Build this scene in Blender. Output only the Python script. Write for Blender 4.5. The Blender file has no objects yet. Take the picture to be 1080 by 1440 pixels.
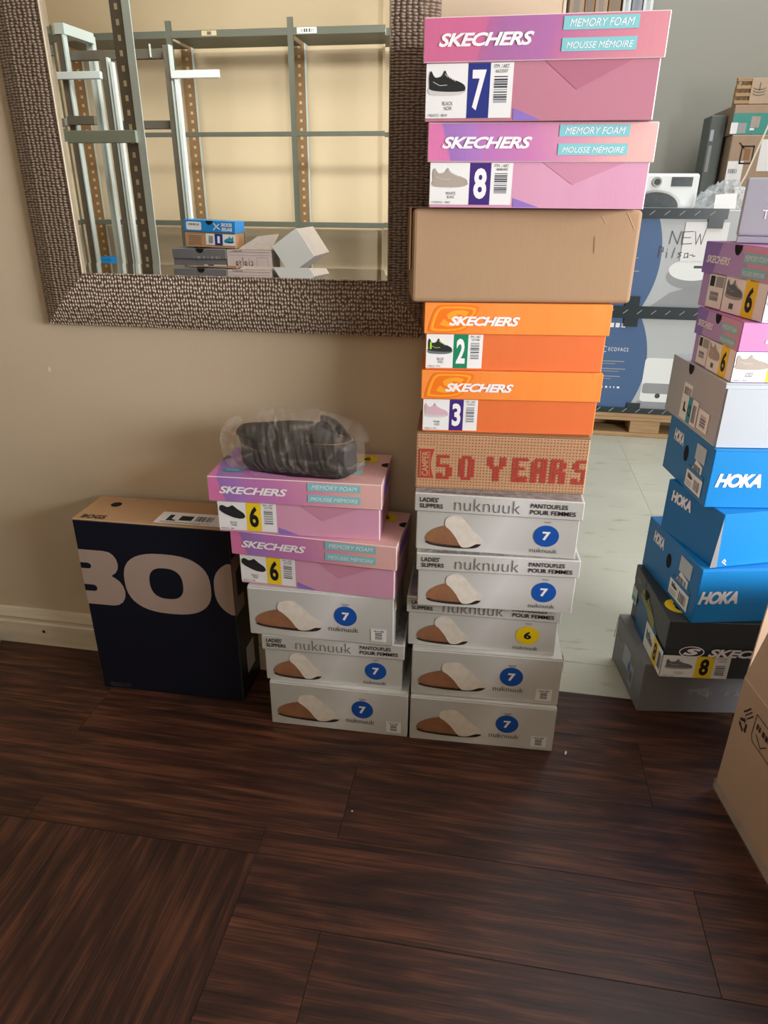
import bpy, bmesh, math, random
from mathutils import Vector, Matrix, Euler
R = random.Random(7)
S = bpy.context.scene
COL = S.collection
rad = math.radians

# ---------------------------------------------------------------- camera
CAM_H, PITCH, ROLL, YAW, FPX = 1.0582, rad(24.33), rad(-0.47), rad(9.37), 971.5
cam_d = bpy.data.cameras.new('camera'); cam = bpy.data.objects.new('camera', cam_d); COL.objects.link(cam)
cam_d.sensor_fit = 'VERTICAL'; cam_d.sensor_height = 32.0; cam_d.lens = FPX / 1440 * 32.0
cam_d.clip_start = 0.02; cam_d.clip_end = 60
_m = Matrix.Rotation(YAW, 4, 'Z') @ Matrix.Rotation(math.pi / 2 - PITCH, 4, 'X') @ Matrix.Rotation(-ROLL, 4, 'Z')
cam.matrix_world = Matrix.Translation((0, 0, CAM_H)) @ _m
S.camera = cam
# ---------------------------------------------------------------- world, lights, exposure
W = bpy.data.worlds.new('world'); S.world = W; W.use_nodes = True
W.node_tree.nodes['Background'].inputs[0].default_value = (0.75, 0.85, 1.0, 1)
W.node_tree.nodes['Background'].inputs[1].default_value = 0.6
def area(name, loc, direction, sx, sy, power, col):
    d = bpy.data.lights.new(name, 'AREA'); d.shape = 'RECTANGLE'; d.size = sx; d.size_y = sy
    d.energy = power; d.color = col
    o = bpy.data.objects.new(name, d); COL.objects.link(o); o.location = loc
    o.rotation_euler = Vector(direction).to_track_quat('-Z', 'Y').to_euler()
    return o
area('window_daylight', (2.55, -0.25, 1.22), (-1, 0.42, 0.0), 1.5, 1.1, 164, (0.98, 0.985, 1.0))
area('rear_fill_light', (-0.7, -0.35, 2.72), (-.35, -1, -.75), 1.2, 0.5, 36, (1.0, 0.97, 0.90)).data.spread = rad(100)  # added fill for the shelf frames and wall seen in the mirror
area('rear_fill_light', (-2.2, -2.0, 2.74), (0.1, -.8, -1), 1.6, 0.5, 9, (1.0, 0.97, 0.90)).data.spread = rad(110)  # second added fill, brightens the far wall in the reflection
area('warehouse_light', (2.0, 2.9, 3.3), (0, 0, -1), 2.6, 1.8, 88, (0.99, 0.99, 1.0))
S.view_settings.view_transform = 'Standard'; S.view_settings.look = 'None'
S.view_settings.gamma = 1.0; S.view_settings.use_curve_mapping = False
S.view_settings.exposure = 0.0
S.cycles.use_denoising = True
S.cycles.max_bounces = 8; S.cycles.glossy_bounces = 4; S.cycles.transparent_max_bounces = 16
S.cycles.sample_clamp_indirect = 4.0

# ---------------------------------------------------------------- materials
def lin(c):
    c = c / 255.0
    return c / 12.92 if c <= 0.04045 else ((c + 0.055) / 1.055) ** 2.4
def rgb(r, g, b): return (lin(r), lin(g), lin(b), 1)
M = {}
def mat(name, col, rough=0.55, metal=0.0, var=0.06, nscale=12, bump=0.0, bscale=300, spec=0.4, stretch=None, alpha=1.0, var_col=None, coat=0):
    m = bpy.data.materials.new(name); m.use_nodes = True; nt = m.node_tree; N = nt.nodes; L = nt.links
    b = N['Principled BSDF']; b.inputs['Roughness'].default_value = rough; b.inputs['Metallic'].default_value = metal
    b.inputs['Specular IOR Level'].default_value = spec; b.inputs['Alpha'].default_value = alpha
    b.inputs['Coat Weight'].default_value = coat
    tc = N.new('ShaderNodeTexCoord'); mp = N.new('ShaderNodeMapping'); L.new(tc.outputs['Object'], mp.inputs[0])
    if stretch: mp.inputs['Scale'].default_value = stretch
    n = N.new('ShaderNodeTexNoise'); n.inputs['Scale'].default_value = nscale; n.inputs['Detail'].default_value = 4
    L.new(mp.outputs[0], n.inputs['Vector'])
    mx = N.new('ShaderNodeMix'); mx.data_type = 'RGBA'
    c = rgb(*col); c2 = rgb(*var_col) if var_col else tuple([max(0, x * (1 - 2.2 * var)) for x in c[:3]]) + (1,)
    mx.inputs[6].default_value = tuple(min(1, x * (1 + var)) for x in c[:3]) + (1,); mx.inputs[7].default_value = c2
    L.new(n.outputs['Fac'], mx.inputs[0]); L.new(mx.outputs[2], b.inputs['Base Color'])
    if bump:
        n2 = N.new('ShaderNodeTexNoise'); n2.inputs['Scale'].default_value = bscale; n2.inputs['Detail'].default_value = 3
        L.new(mp.outputs[0], n2.inputs['Vector'])
        bp = N.new('ShaderNodeBump'); bp.inputs['Strength'].default_value = bump; bp.inputs['Distance'].default_value = 0.002
        L.new(n2.outputs['Fac'], bp.inputs['Height']); L.new(bp.outputs[0], b.inputs['Normal'])
    M[name] = m
    return m

mat('wall_beige', (206, 188, 162), 0.75, var=0.02, nscale=3, bump=0.10, bscale=160, spec=0.25)
mat('wall_beige_far', (234, 214, 180), 0.75, var=0.02, nscale=3, bump=0.2, bscale=160, spec=0.25)
mat('wall_grey', (160, 160, 150), 0.6, var=0.02, nscale=2, bump=0.1, bscale=120)
mat('ceiling_white', (225, 222, 214), 0.9, var=0.02)
mat('trim_white', (226, 216, 196), 0.4, var=0.04, nscale=6, stretch=(1, 8, 8), var_col=(196, 184, 160))
mat('subfloor', (40, 30, 26), 0.8)
mat('white_paper', (236, 236, 236), 0.5, var=0.01)
mat('white_ink', (244, 240, 244), 0.5, var=0.0)
mat('black_ink', (24, 24, 26), 0.5, var=0.0)
mat('grey_ink', (92, 92, 94), 0.5, var=0.0)
mat('light_grey_ink', (158, 158, 160), 0.5, var=0.0)
mat('sheepskin_print', (178, 172, 172))
mat('sheepskin_print', (178, 172, 172), 0.6, var=0.2, nscale=90, var_col=(70, 60, 62))
mat('blue_dot', (24, 86, 178), 0.45, var=0.02)
mat('yellow_dot', (240, 205, 24), 0.45, var=0.02)
mat('tan_suede', (162, 112, 78), 0.7, var=0.1, nscale=40, var_col=(124, 86, 62))
mat('fleece_print', (240, 234, 224), 0.7, var=0.05, nscale=70, var_col=(214, 204, 190))
mat('dark_sole', (48, 38, 36), 0.6)
mat('pink_card', (214, 162, 188), 0.45, var=0.03, nscale=2.2, var_col=(208, 146, 176), bump=0.06, bscale=60, stretch=(6, 1, .3))
mat('rose_card', (190, 130, 148), 0.45, var=0.03, nscale=2.2, var_col=(186, 118, 138), bump=0.06, bscale=60)
mat('pink_card_dark', (202, 140, 166), 0.45, var=0.02)
mat('rose_dark', (180, 112, 134), 0.45, var=0.02)
mat('kraft_grey', (198, 170, 146), 0.75, var=0.03, nscale=20, spec=0.2)
mat('purple_card', (190, 158, 212), 0.45, var=0.03, nscale=3, var_col=(172, 146, 206))
mat('violet_patch', (146, 118, 200), 0.45, var=0.02)
mat('teal_banner', (132, 200, 208), 0.45, var=0.02)
mat('teal_oval', (40, 150, 178), 0.45, var=0.02)
mat('navy_block', (38, 52, 132), 0.45, var=0.02)
mat('purple_block', (66, 40, 122), 0.45, var=0.02)
mat('green_block', (20, 134, 92), 0.45, var=0.02)
mat('yellow_block', (242, 208, 40), 0.45, var=0.02)
mat('shoe_black', (38, 40, 42), 0.6, var=0.2, nscale=50)
mat('shoe_taupe', (178, 166, 156), 0.6, var=0.08, nscale=50)
mat('shoe_grey', (106, 112, 116), 0.6, var=0.1, nscale=50)
mat('shoe_pink', (216, 180, 192), 0.6, var=0.1, nscale=50)
mat('shoe_lime', (170, 226, 50), 0.6)
mat('shoe_white', (210, 208, 206), 0.6)
mat('barcode', (70, 72, 84), 0.5)
mat('orange_card', (228, 116, 62), 0.42, var=0.02, bump=0.06, bscale=60, stretch=(6, 1, .3))
mat('orange_lid', (244, 156, 76), 0.42, var=0.02, var_col=(244, 128, 50), nscale=3, bump=0.06, bscale=60, stretch=(6, 1, .3))
mat('orange_mark', (244, 122, 30), 0.42, var=0.02)
mat('orange_mark_light', (250, 164, 50), 0.42, var=0.02)
mat('kraft', (166, 136, 106), 0.75, var=0.02, nscale=30, stretch=(4, 4, .5), bump=0.10, bscale=150, spec=0.2)
mat('kraft_dark', (150, 112, 80), 0.75, var=0.05, nscale=20, bump=0.1, bscale=120, spec=0.2)
mat('kraft_dots', (192, 150, 114), 0.7, var=0.03, nscale=20, spec=0.2)
mat('brick_red_ink', (176, 64, 52), 0.6, var=0.05, nscale=60)
mat('dot_ink', (150, 78, 56), 0.6)
mat('navy_card', (17, 22, 36), 0.38, var=0.1, nscale=4, bump=0.03, bscale=60)
mat('bogs_grey', (168, 148, 136), 0.5, var=0.03)
mat('bogs_kraft', (186, 148, 110), 0.7, var=0.04, nscale=20, bump=0.1, bscale=100, spec=0.2)
mat('brown_ink', (66, 44, 30), 0.6)
mat('orange_ink', (214, 110, 40), 0.6)
mat('blue_card', (28, 140, 216), 0.4, var=0.03, nscale=3, bump=0.03, bscale=40)
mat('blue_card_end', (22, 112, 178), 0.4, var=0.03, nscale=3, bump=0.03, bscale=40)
mat('ash_card', (120, 120, 124), 0.5, var=0.03, nscale=3)
mat('lilac_grey_card', (158, 162, 174), 0.5, var=0.02, nscale=3)
mat('pale_grey_card', (186, 194, 202), 0.45, var=0.02, nscale=3, bump=0.03, bscale=40)
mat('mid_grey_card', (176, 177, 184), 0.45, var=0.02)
mat('carton_taupe', (172, 148, 126), 0.75, var=0.03, nscale=20, spec=0.2)
mat('slate_card', (58, 62, 66), 0.42, var=0.06, nscale=6)
mat('slate_blue_patch', (36, 96, 140), 0.42, var=0.1, nscale=6)
mat('olive_ink', (150, 146, 70), 0.5)
mat('edge_light', (232, 214, 214), 0.6)
mat('edge_kraft', (196, 166, 130), 0.7)
mat('edge_grey', (206, 206, 204), 0.5)
mat('hole_dark', (22, 18, 18), 0.9)
mat('frame_lip', (160, 146, 124), 0.35, metal=0.3)
mat('steel', (108, 112, 100), 0.42, metal=0.15, var=0.06, nscale=8)
mat('steel_light', (206, 220, 216), 0.4, metal=0.1, var=0.04, nscale=8)
mat('steel_dark', (112, 106, 94), 0.5, metal=0.1, var=0.08, nscale=8)
mat('steel_green', (166, 180, 164), 0.5, metal=0.1, var=0.05, nscale=8)
mat('steel_brown', (158, 124, 86), 0.6, metal=0.1, var=0.1, nscale=20)
mat('steel_white', (226, 236, 236), 0.4, var=0.02)
mat('slot_light', (214, 196, 158), 0.6)
mat('pine', (190, 158, 118), 0.7, var=0.1, nscale=14, stretch=(.6, 6, 6), var_col=(150, 118, 82), bump=0.1)
mat('cardboard_pale', (188, 164, 140), 0.75, var=0.04, nscale=8)
mat('vacuum_blue', (74, 104, 146), 0.45, var=0.03, nscale=3)
mat('vacuum_photo', (196, 200, 202), 0.45, var=0.06, nscale=2.5, var_col=(172, 178, 182))
mat('vacuum_shade', (156, 160, 164), 0.5, var=0.08, nscale=6)
mat('strap_black', (40, 52, 56), 0.3, var=0.1, nscale=10)
mat('appliance_white', (236, 240, 240), 0.3, var=0.01)
mat('appliance_dark', (74, 82, 84), 0.25, var=0.2, nscale=30)
mat('chrome', (190, 192, 190), 0.2, metal=0.9)
mat('teal_card', (70, 150, 140), 0.55, var=0.04, nscale=10)
mat('charcoal_card', (104, 112, 108), 0.55, var=0.06, nscale=10)
mat('cable_white', (224, 216, 196), 0.5)
mat('rubber_black', (30, 33, 38), 0.5, var=0.1, nscale=30, bump=0.03, bscale=200)
mat('fabric_black', (36, 36, 38), 0.8, var=0.15, nscale=40, bump=0.1, bscale=250)
mat('insole_tan', (168, 116, 82), 0.6, var=0.08, nscale=20)
mat('table_white', (214, 212, 206), 0.5)
mat('sage_steel', (98, 122, 108), 0.5, metal=0.2, var=0.08)
mat('crumb_white', (230, 226, 220), 0.7)

def film(name, alpha, col=(225, 230, 230), rough=0.18, b=0.9, sc=14, crease=1.0):
    m = bpy.data.materials.new(name); m.use_nodes = True; nt = m.node_tree; N = nt.nodes; L = nt.links
    p = N['Principled BSDF']; p.inputs['Base Color'].default_value = rgb(*col); p.inputs['Roughness'].default_value = rough
    p.inputs['Specular IOR Level'].default_value = 0.5
    tc = N.new('ShaderNodeTexCoord')
    v = N.new('ShaderNodeTexVoronoi'); v.feature = 'DISTANCE_TO_EDGE'; v.inputs['Scale'].default_value = sc
    n = N.new('ShaderNodeTexNoise'); n.inputs['Scale'].default_value = sc * 1.3; n.inputs['Detail'].default_value = 5
    L.new(tc.outputs['Object'], n.inputs['Vector'])
    mx = N.new('ShaderNodeMix'); mx.data_type = 'VECTOR'; mx.inputs[0].default_value = 0.12
    L.new(tc.outputs['Object'], mx.inputs[4]); L.new(n.outputs['Color'], mx.inputs[5]); L.new(mx.outputs[1], v.inputs['Vector'])
    r = N.new('ShaderNodeMapRange'); r.inputs[1].default_value = 0.0; r.inputs[2].default_value = 0.05
    r.inputs[3].default_value = min(1, alpha + 0.35 * crease); r.inputs[4].default_value = alpha
    L.new(v.outputs['Distance'], r.inputs[0]); L.new(r.outputs[0], p.inputs['Alpha'])
    bp = N.new('ShaderNodeBump'); bp.inputs['Strength'].default_value = b; bp.inputs['Distance'].default_value = 0.01
    L.new(n.outputs['Fac'], bp.inputs['Height']); L.new(bp.outputs[0], p.inputs['Normal'])
    M[name] = m
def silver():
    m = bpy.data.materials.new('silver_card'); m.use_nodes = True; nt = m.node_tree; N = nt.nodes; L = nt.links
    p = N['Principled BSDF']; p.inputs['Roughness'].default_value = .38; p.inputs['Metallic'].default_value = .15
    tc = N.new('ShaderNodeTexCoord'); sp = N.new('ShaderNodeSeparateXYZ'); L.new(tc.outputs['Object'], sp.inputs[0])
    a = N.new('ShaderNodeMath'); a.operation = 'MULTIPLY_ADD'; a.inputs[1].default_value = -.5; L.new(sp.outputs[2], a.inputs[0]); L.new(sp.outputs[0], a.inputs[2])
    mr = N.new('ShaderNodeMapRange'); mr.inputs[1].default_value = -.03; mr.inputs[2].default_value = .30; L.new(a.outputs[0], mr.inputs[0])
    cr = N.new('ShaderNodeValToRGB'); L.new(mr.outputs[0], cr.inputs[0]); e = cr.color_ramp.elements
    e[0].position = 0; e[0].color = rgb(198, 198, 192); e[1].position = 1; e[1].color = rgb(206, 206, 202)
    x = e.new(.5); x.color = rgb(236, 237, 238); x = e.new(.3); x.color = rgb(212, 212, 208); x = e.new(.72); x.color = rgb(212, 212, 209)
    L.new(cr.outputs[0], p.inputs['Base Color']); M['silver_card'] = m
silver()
film('bag_film', 0.09, (222, 208, 192), sc=9, crease=0.3, b=.5, rough=.3)
film('wrap_film', 0.38, (225, 230, 232), sc=9)
film('clear_tape', 0.22, (200, 205, 215), sc=5, crease=0.3)

def mat_ramp(name, stops, axis_scale, slant, rough=0.45):
    """printed colour bands along the box length, edges slanted"""
    m = bpy.data.materials.new(name); m.use_nodes = True; nt = m.node_tree; N = nt.nodes; L = nt.links
    p = N['Principled BSDF']; p.inputs['Roughness'].default_value = rough; p.inputs['Specular IOR Level'].default_value = 0.4
    tc = N.new('ShaderNodeTexCoord'); sp = N.new('ShaderNodeSeparateXYZ'); L.new(tc.outputs['Object'], sp.inputs[0])
    a = N.new('ShaderNodeMath'); a.operation = 'MULTIPLY_ADD'; L.new(sp.outputs[2], a.inputs[0]); a.inputs[1].default_value = slant
    b = N.new('ShaderNodeMath'); b.operation = 'MULTIPLY'; b.inputs[1].default_value = axis_scale
    L.new(sp.outputs[0], b.inputs[0]); L.new(b.outputs[0], a.inputs[2])
    y = N.new('ShaderNodeMath'); y.operation = 'MULTIPLY_ADD'; y.inputs[1].default_value = 0.7; L.new(sp.outputs[1], y.inputs[0]); L.new(a.outputs[0], y.inputs[2])
    cr = N.new('ShaderNodeValToRGB'); L.new(y.outputs[0], cr.inputs[0]); el = cr.color_ramp.elements
    el[0].position = stops[0][0]; el[0].color = rgb(*stops[0][1]); el[1].position = stops[-1][0]; el[1].color = rgb(*stops[-1][1])
    for s, c in stops[1:-1]:
        e = el.new(s); e.color = rgb(*c)
    L.new(cr.outputs[0], p.inputs['Base Color'])
    w = N.new('ShaderNodeTexNoise'); w.inputs['Scale'].default_value = 60
    mp = N.new('ShaderNodeMapping'); mp.inputs['Scale'].default_value = (6, 1, .3); L.new(tc.outputs['Object'], mp.inputs[0]); L.new(mp.outputs[0], w.inputs['Vector'])
    bp = N.new('ShaderNodeBump'); bp.inputs['Strength'].default_value = 0.08; bp.inputs['Distance'].default_value = 0.002
    L.new(w.outputs['Fac'], bp.inputs['Height']); L.new(bp.outputs[0], p.inputs['Normal'])
    M[name] = m
mat_ramp('pink_lid', [(0, (220, 124, 176)), (.155, (216, 120, 172)), (.165, (156, 116, 188)), (.30, (176, 124, 194)), (.31, (186, 120, 186)), (.52, (200, 126, 178)),
                      (.58, (206, 136, 178)), (.74, (216, 152, 172)), (.9, (228, 174, 170)), (1, (230, 180, 176))], 1 / .335, 0.9)
mat_ramp('rose_lid', [(0, (206, 108, 150)), (.15, (204, 108, 150)), (.16, (180, 106, 154)), (.22, (170, 108, 164)), (.42, (176, 112, 168)), (.5, (194, 118, 156)),
                      (.72, (208, 134, 152)), (1, (218, 150, 156))], 1 / .335, -0.9)
mat_ramp('violet_lid', [(0, (222, 132, 182)), (.18, (220, 130, 180)), (.2, (190, 130, 190)), (.5, (200, 120, 170)), (1, (214, 140, 180))], 1 / .33, 0.3)

def wood_mat():
    m = bpy.data.materials.new('dark_wood_vinyl'); m.use_nodes = True; nt = m.node_tree; N = nt.nodes; L = nt.links
    p = N['Principled BSDF']; p.inputs['Roughness'].default_value = 0.45; p.inputs['Specular IOR Level'].default_value = 0.38
    tc = N.new('ShaderNodeTexCoord'); oi = N.new('ShaderNodeObjectInfo')
    k = N.new('ShaderNodeMath'); k.operation = 'MULTIPLY'; k.inputs[1].default_value = 37.0; L.new(oi.outputs['Random'], k.inputs[0])
    cb = N.new('ShaderNodeCombineXYZ'); L.new(k.outputs[0], cb.inputs[0]); L.new(k.outputs[0], cb.inputs[1])
    ad = N.new('ShaderNodeVectorMath'); ad.operation = 'ADD'; L.new(tc.outputs['Object'], ad.inputs[0]); L.new(cb.outputs[0], ad.inputs[1])
    mp = N.new('ShaderNodeMapping'); mp.inputs['Scale'].default_value = (1.6, 9, 1); L.new(ad.outputs[0], mp.inputs[0])
    n1 = N.new('ShaderNodeTexNoise'); n1.inputs['Scale'].default_value = 1.6; n1.inputs['Detail'].default_value = 5; n1.inputs['Distortion'].default_value = 2.2; L.new(mp.outputs[0], n1.inputs['Vector'])
    mp2 = N.new('ShaderNodeMapping'); mp2.inputs['Scale'].default_value = (4, 170, 1); L.new(ad.outputs[0], mp2.inputs[0])
    n2 = N.new('ShaderNodeTexNoise'); n2.inputs['Scale'].default_value = 1.5; n2.inputs['Detail'].default_value = 6; n2.inputs['Distortion'].default_value = .6; L.new(mp2.outputs[0], n2.inputs['Vector'])
    mp3 = N.new('ShaderNodeMapping'); mp3.inputs['Scale'].default_value = (1.1, 5.5, 1); L.new(ad.outputs[0], mp3.inputs[0])
    w = N.new('ShaderNodeTexWave'); w.bands_direction = 'Y'; w.inputs['Scale'].default_value = 2.2; w.inputs['Distortion'].default_value = 9; w.inputs['Detail'].default_value = 3; w.inputs['Detail Scale'].default_value = .8
    L.new(mp3.outputs[0], w.inputs['Vector'])
    a = N.new('ShaderNodeMix'); a.data_type = 'FLOAT'; a.inputs[0].default_value = 0.10; L.new(n1.outputs['Fac'], a.inputs[2]); L.new(w.outputs['Fac'], a.inputs[3])
    b = N.new('ShaderNodeMix'); b.data_type = 'FLOAT'; b.inputs[0].default_value = 0.42; L.new(a.outputs[0], b.inputs[2]); L.new(n2.outputs['Fac'], b.inputs[3])
    cr = N.new('ShaderNodeValToRGB'); L.new(b.outputs[0], cr.inputs[0]); e = cr.color_ramp.elements
    e[0].position = .34; e[0].color = rgb(30, 17, 14); e[1].position = .68; e[1].color = rgb(108, 66, 45)
    x = e.new(.5); x.color = rgb(62, 36, 27)
    hv = N.new('ShaderNodeHueSaturation'); L.new(cr.outputs[0], hv.inputs['Color'])
    mr = N.new('ShaderNodeMapRange'); mr.inputs[3].default_value = .8; mr.inputs[4].default_value = 1.2; L.new(oi.outputs['Random'], mr.inputs[0]); L.new(mr.outputs[0], hv.inputs['Value'])
    L.new(hv.outputs[0], p.inputs['Base Color'])
    bp = N.new('ShaderNodeBump'); bp.inputs['Strength'].default_value = .25; bp.inputs['Distance'].default_value = .001
    L.new(n2.outputs['Fac'], bp.inputs['Height']); L.new(bp.outputs[0], p.inputs['Normal'])
    M['dark_wood_vinyl'] = m
wood_mat()
def tile_mat():
    m = mat('grey_tile', (186, 186, 172), 0.35, var=0.05, nscale=5, var_col=(168, 169, 154)); nt = m.node_tree; N = nt.nodes; L = nt.links
    p = N['Principled BSDF']; src = p.inputs['Base Color'].links[0].from_socket
    tc = N.new('ShaderNodeTexCoord'); mp = N.new('ShaderNodeMapping'); mp.inputs['Scale'].default_value = (5, 17, 1); L.new(tc.outputs['Object'], mp.inputs[0])
    n = N.new('ShaderNodeTexNoise'); n.inputs['Scale'].default_value = 1.6; n.inputs['Detail'].default_value = 8; L.new(mp.outputs[0], n.inputs['Vector'])
    cr = N.new('ShaderNodeValToRGB'); cr.color_ramp.elements[0].position = .60; cr.color_ramp.elements[0].color = (0, 0, 0, 1); cr.color_ramp.elements[1].position = .72; cr.color_ramp.elements[1].color = (.75, .75, .75, 1)
    L.new(n.outputs['Fac'], cr.inputs[0]); mx = N.new('ShaderNodeMix'); mx.data_type = 'RGBA'; L.new(cr.outputs[0], mx.inputs[0]); L.new(src, mx.inputs[6]); mx.inputs[7].default_value = rgb(138, 138, 118)
    L.new(mx.outputs[2], p.inputs['Base Color'])
tile_mat()
def hammered(name, kind):
    """antiqued frame: rows of small beaten dimples, recesses dark, crests rubbed pale"""
    m = bpy.data.materials.new(name); m.use_nodes = True; nt = m.node_tree; N = nt.nodes; L = nt.links
    p = N['Principled BSDF']; p.inputs['Metallic'].default_value = 0; p.inputs['Roughness'].default_value = .45
    tc = N.new('ShaderNodeTexCoord'); mp = N.new('ShaderNodeMapping'); L.new(tc.outputs['Object'], mp.inputs[0])
    wn = N.new('ShaderNodeTexNoise'); wn.inputs['Scale'].default_value = 14 if kind == 'side' else 9; wn.inputs['Detail'].default_value = 1; L.new(tc.outputs['Object'], wn.inputs['Vector'])
    wm = N.new('ShaderNodeMix'); wm.data_type = 'VECTOR'; wm.inputs[0].default_value = .004 if kind == 'side' else .008
    L.new(tc.outputs['Object'], wm.inputs[4]); L.new(wn.outputs['Color'], wm.inputs[5]); L.new(wm.outputs[1], mp.inputs[0])
    mp.inputs['Rotation'].default_value = (math.pi / 2, 0, 0)
    v = N.new('ShaderNodeTexVoronoi'); v.inputs['Scale'].default_value = 1; L.new(mp.outputs[0], v.inputs['Vector'])
    v.voronoi_dimensions = '2D'
    if kind == 'side':
        mp.inputs['Scale'].default_value = (110, 225, 225); v.inputs['Randomness'].default_value = .3
    else:
        mp.inputs['Scale'].default_value = (178, 128, 128); v.inputs['Randomness'].default_value = .42
    cr = N.new('ShaderNodeValToRGB'); L.new(v.outputs['Distance'], cr.inputs[0]); e = cr.color_ramp.elements
    e[0].position = .10; e[0].color = rgb(246, 232, 208) if kind == 'rail' else rgb(172, 156, 138); e[1].position = .62; e[1].color = rgb(106, 88, 76) if kind == 'rail' else rgb(98, 82, 70)
    x = e.new(.34); x.color = rgb(148, 128, 112)
    L.new(cr.outputs[0], p.inputs['Base Color'])
    inv = N.new('ShaderNodeMath'); inv.operation = 'SUBTRACT'; inv.inputs[0].default_value = 1; L.new(v.outputs['Distance'], inv.inputs[1])
    bp = N.new('ShaderNodeBump'); bp.inputs['Strength'].default_value = 1.0; bp.inputs['Distance'].default_value = .006; L.new(inv.outputs[0], bp.inputs['Height']); L.new(bp.outputs[0], p.inputs['Normal'])
    M[name] = m
hammered('hammered_side', 'side'); hammered('hammered_rail', 'rail')
mm = bpy.data.materials.new('mirror_silver'); mm.use_nodes = True; _p = mm.node_tree.nodes['Principled BSDF']
_p.inputs['Metallic'].default_value = 1; _p.inputs['Roughness'].default_value = 0.0; _p.inputs['Base Color'].default_value = (.93, .95, .94, 1)
M['mirror_silver'] = mm

# ---------------------------------------------------------------- object helpers
def link(name, me, parent=None, loc=None, rot=None):
    o = bpy.data.objects.new(name, me); COL.objects.link(o)
    if parent: o.parent = parent
    if loc is not None: o.location = loc
    if rot is not None: o.rotation_euler = rot
    return o
def thing(name, label, cat, loc=(0, 0, 0), rz=0.0, group=None, rot=None):
    o = link(name, None, None, loc, rot or (0, 0, rz)); o['label'] = label; o['category'] = cat
    if group: o['group'] = group
    o.empty_display_size = .05
    return o
def tag(o, label, cat, group=None):
    o['label'] = label; o['category'] = cat
    if group: o['group'] = group
    return o
class MB:
    """collects polygons with materials, builds one mesh"""
    def __init__(s): s.v = []; s.f = []; s.m = []; s.mats = []
    def slot(s, m):
        if m not in s.mats: s.mats.append(m)
        return s.mats.index(m)
    def poly(s, pts, m):
        b = len(s.v); s.v += [tuple(p) for p in pts]; s.f.append(tuple(range(b, b + len(pts)))); s.m.append(s.slot(m))
    def mesh(s, vs, fs, m):
        b = len(s.v); s.v += [tuple(p) for p in vs]; k = s.slot(m)
        for f in fs: s.f.append(tuple(b + i for i in f)); s.m.append(k)
    def box(s, a, c, m, skip=()):
        x0, y0, z0 = a; x1, y1, z1 = c
        vs = [(x0, y0, z0), (x1, y0, z0), (x1, y1, z0), (x0, y1, z0), (x0, y0, z1), (x1, y0, z1), (x1, y1, z1), (x0, y1, z1)]
        fs = {'b': (0, 3, 2, 1), 't': (4, 5, 6, 7), 'f': (0, 1, 5, 4), 'r': (1, 2, 6, 5), 'k': (2, 3, 7, 6), 'l': (3, 0, 4, 7)}
        s.mesh(vs, [f for k, f in fs.items() if k not in skip], m)
    def data(s, name, smooth=False):
        me = bpy.data.meshes.new(name); me.from_pydata(s.v, [], s.f)
        for m in s.mats: me.materials.append(M[m])
        for p, k in zip(me.polygons, s.m): p.material_index = k; p.use_smooth = smooth
        me.update(); return me
    def build(s, name, parent=None, loc=None, rot=None, smooth=False): return link(name, s.data(name, smooth), parent, loc, rot)
def rbox(name, a, c, m, parent=None, bev=0.0015, seg=1, edge=None, open_top=False, t=.0025):
    """bevelled box; open_top makes a tray with walls"""
    bm = bmesh.new(); x0, y0, z0 = a; x1, y1, z1 = c
    if open_top:
        def ring(i, z): return [bm.verts.new(p) for p in ((x0 + i, y0 + i, z), (x1 - i, y0 + i, z), (x1 - i, y1 - i, z), (x0 + i, y1 - i, z))]
        A, B, C2, D = ring(0, z0), ring(0, z1), ring(t, z1), ring(t, z0 + t)
        bm.faces.new(A[::-1])
        for P, Q in ((A, B), (B, C2), (C2, D)):
            for i in range(4): j = (i + 1) % 4; bm.faces.new((P[i], P[j], Q[j], Q[i]))
        bm.faces.new(D)
        es = [e for e in bm.edges if abs(e.verts[0].co.x - e.verts[1].co.x) < 1e-6 and abs(e.verts[0].co.y - e.verts[1].co.y) < 1e-6 and
              any((abs(e.verts[0].co.x - k) < 1e-6) for k in (x0, x1)) and any(abs(e.verts[0].co.y - k) < 1e-6 for k in (y0, y1))]
        bmesh.ops.bevel(bm, geom=es, offset=bev, segments=seg, affect='EDGES', profile=.5, material=1 if edge else -1)
    else:
        vs = [bm.verts.new(p) for p in ((x0, y0, z0), (x1, y0, z0), (x1, y1, z0), (x0, y1, z0), (x0, y0, z1), (x1, y0, z1), (x1, y1, z1), (x0, y1, z1))]
        for f in ((0, 3, 2, 1), (4, 5, 6, 7), (0, 1, 5, 4), (1, 2, 6, 5), (2, 3, 7, 6), (3, 0, 4, 7)): bm.faces.new([vs[i] for i in f])
        if bev: bmesh.ops.bevel(bm, geom=bm.edges[:], offset=bev, segments=seg, affect='EDGES', profile=.5, material=1 if edge else -1)
    me = bpy.data.meshes.new(name); me.materials.append(M[m])
    if edge: me.materials.append(M[edge])
    bm.to_mesh(me); bm.free()
    return link(name, me, parent)
def smooth_closed(pts, n=5):
    """closed Catmull-Rom through points"""
    out = []; k = len(pts)
    for i in range(k):
        p0, p1, p2, p3 = pts[i - 1], pts[i], pts[(i + 1) % k], pts[(i + 2) % k]
        for j in range(n):
            t = j / n
            out.append(tuple(.5 * ((2 * b) + (-a + c) * t + (2 * a - 5 * b + 4 * c - d) * t * t + (-a + 3 * b - 3 * c + d) * t ** 3) for a, b, c, d in zip(p0, p1, p2, p3)))
    return out
_tc = {}
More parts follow.
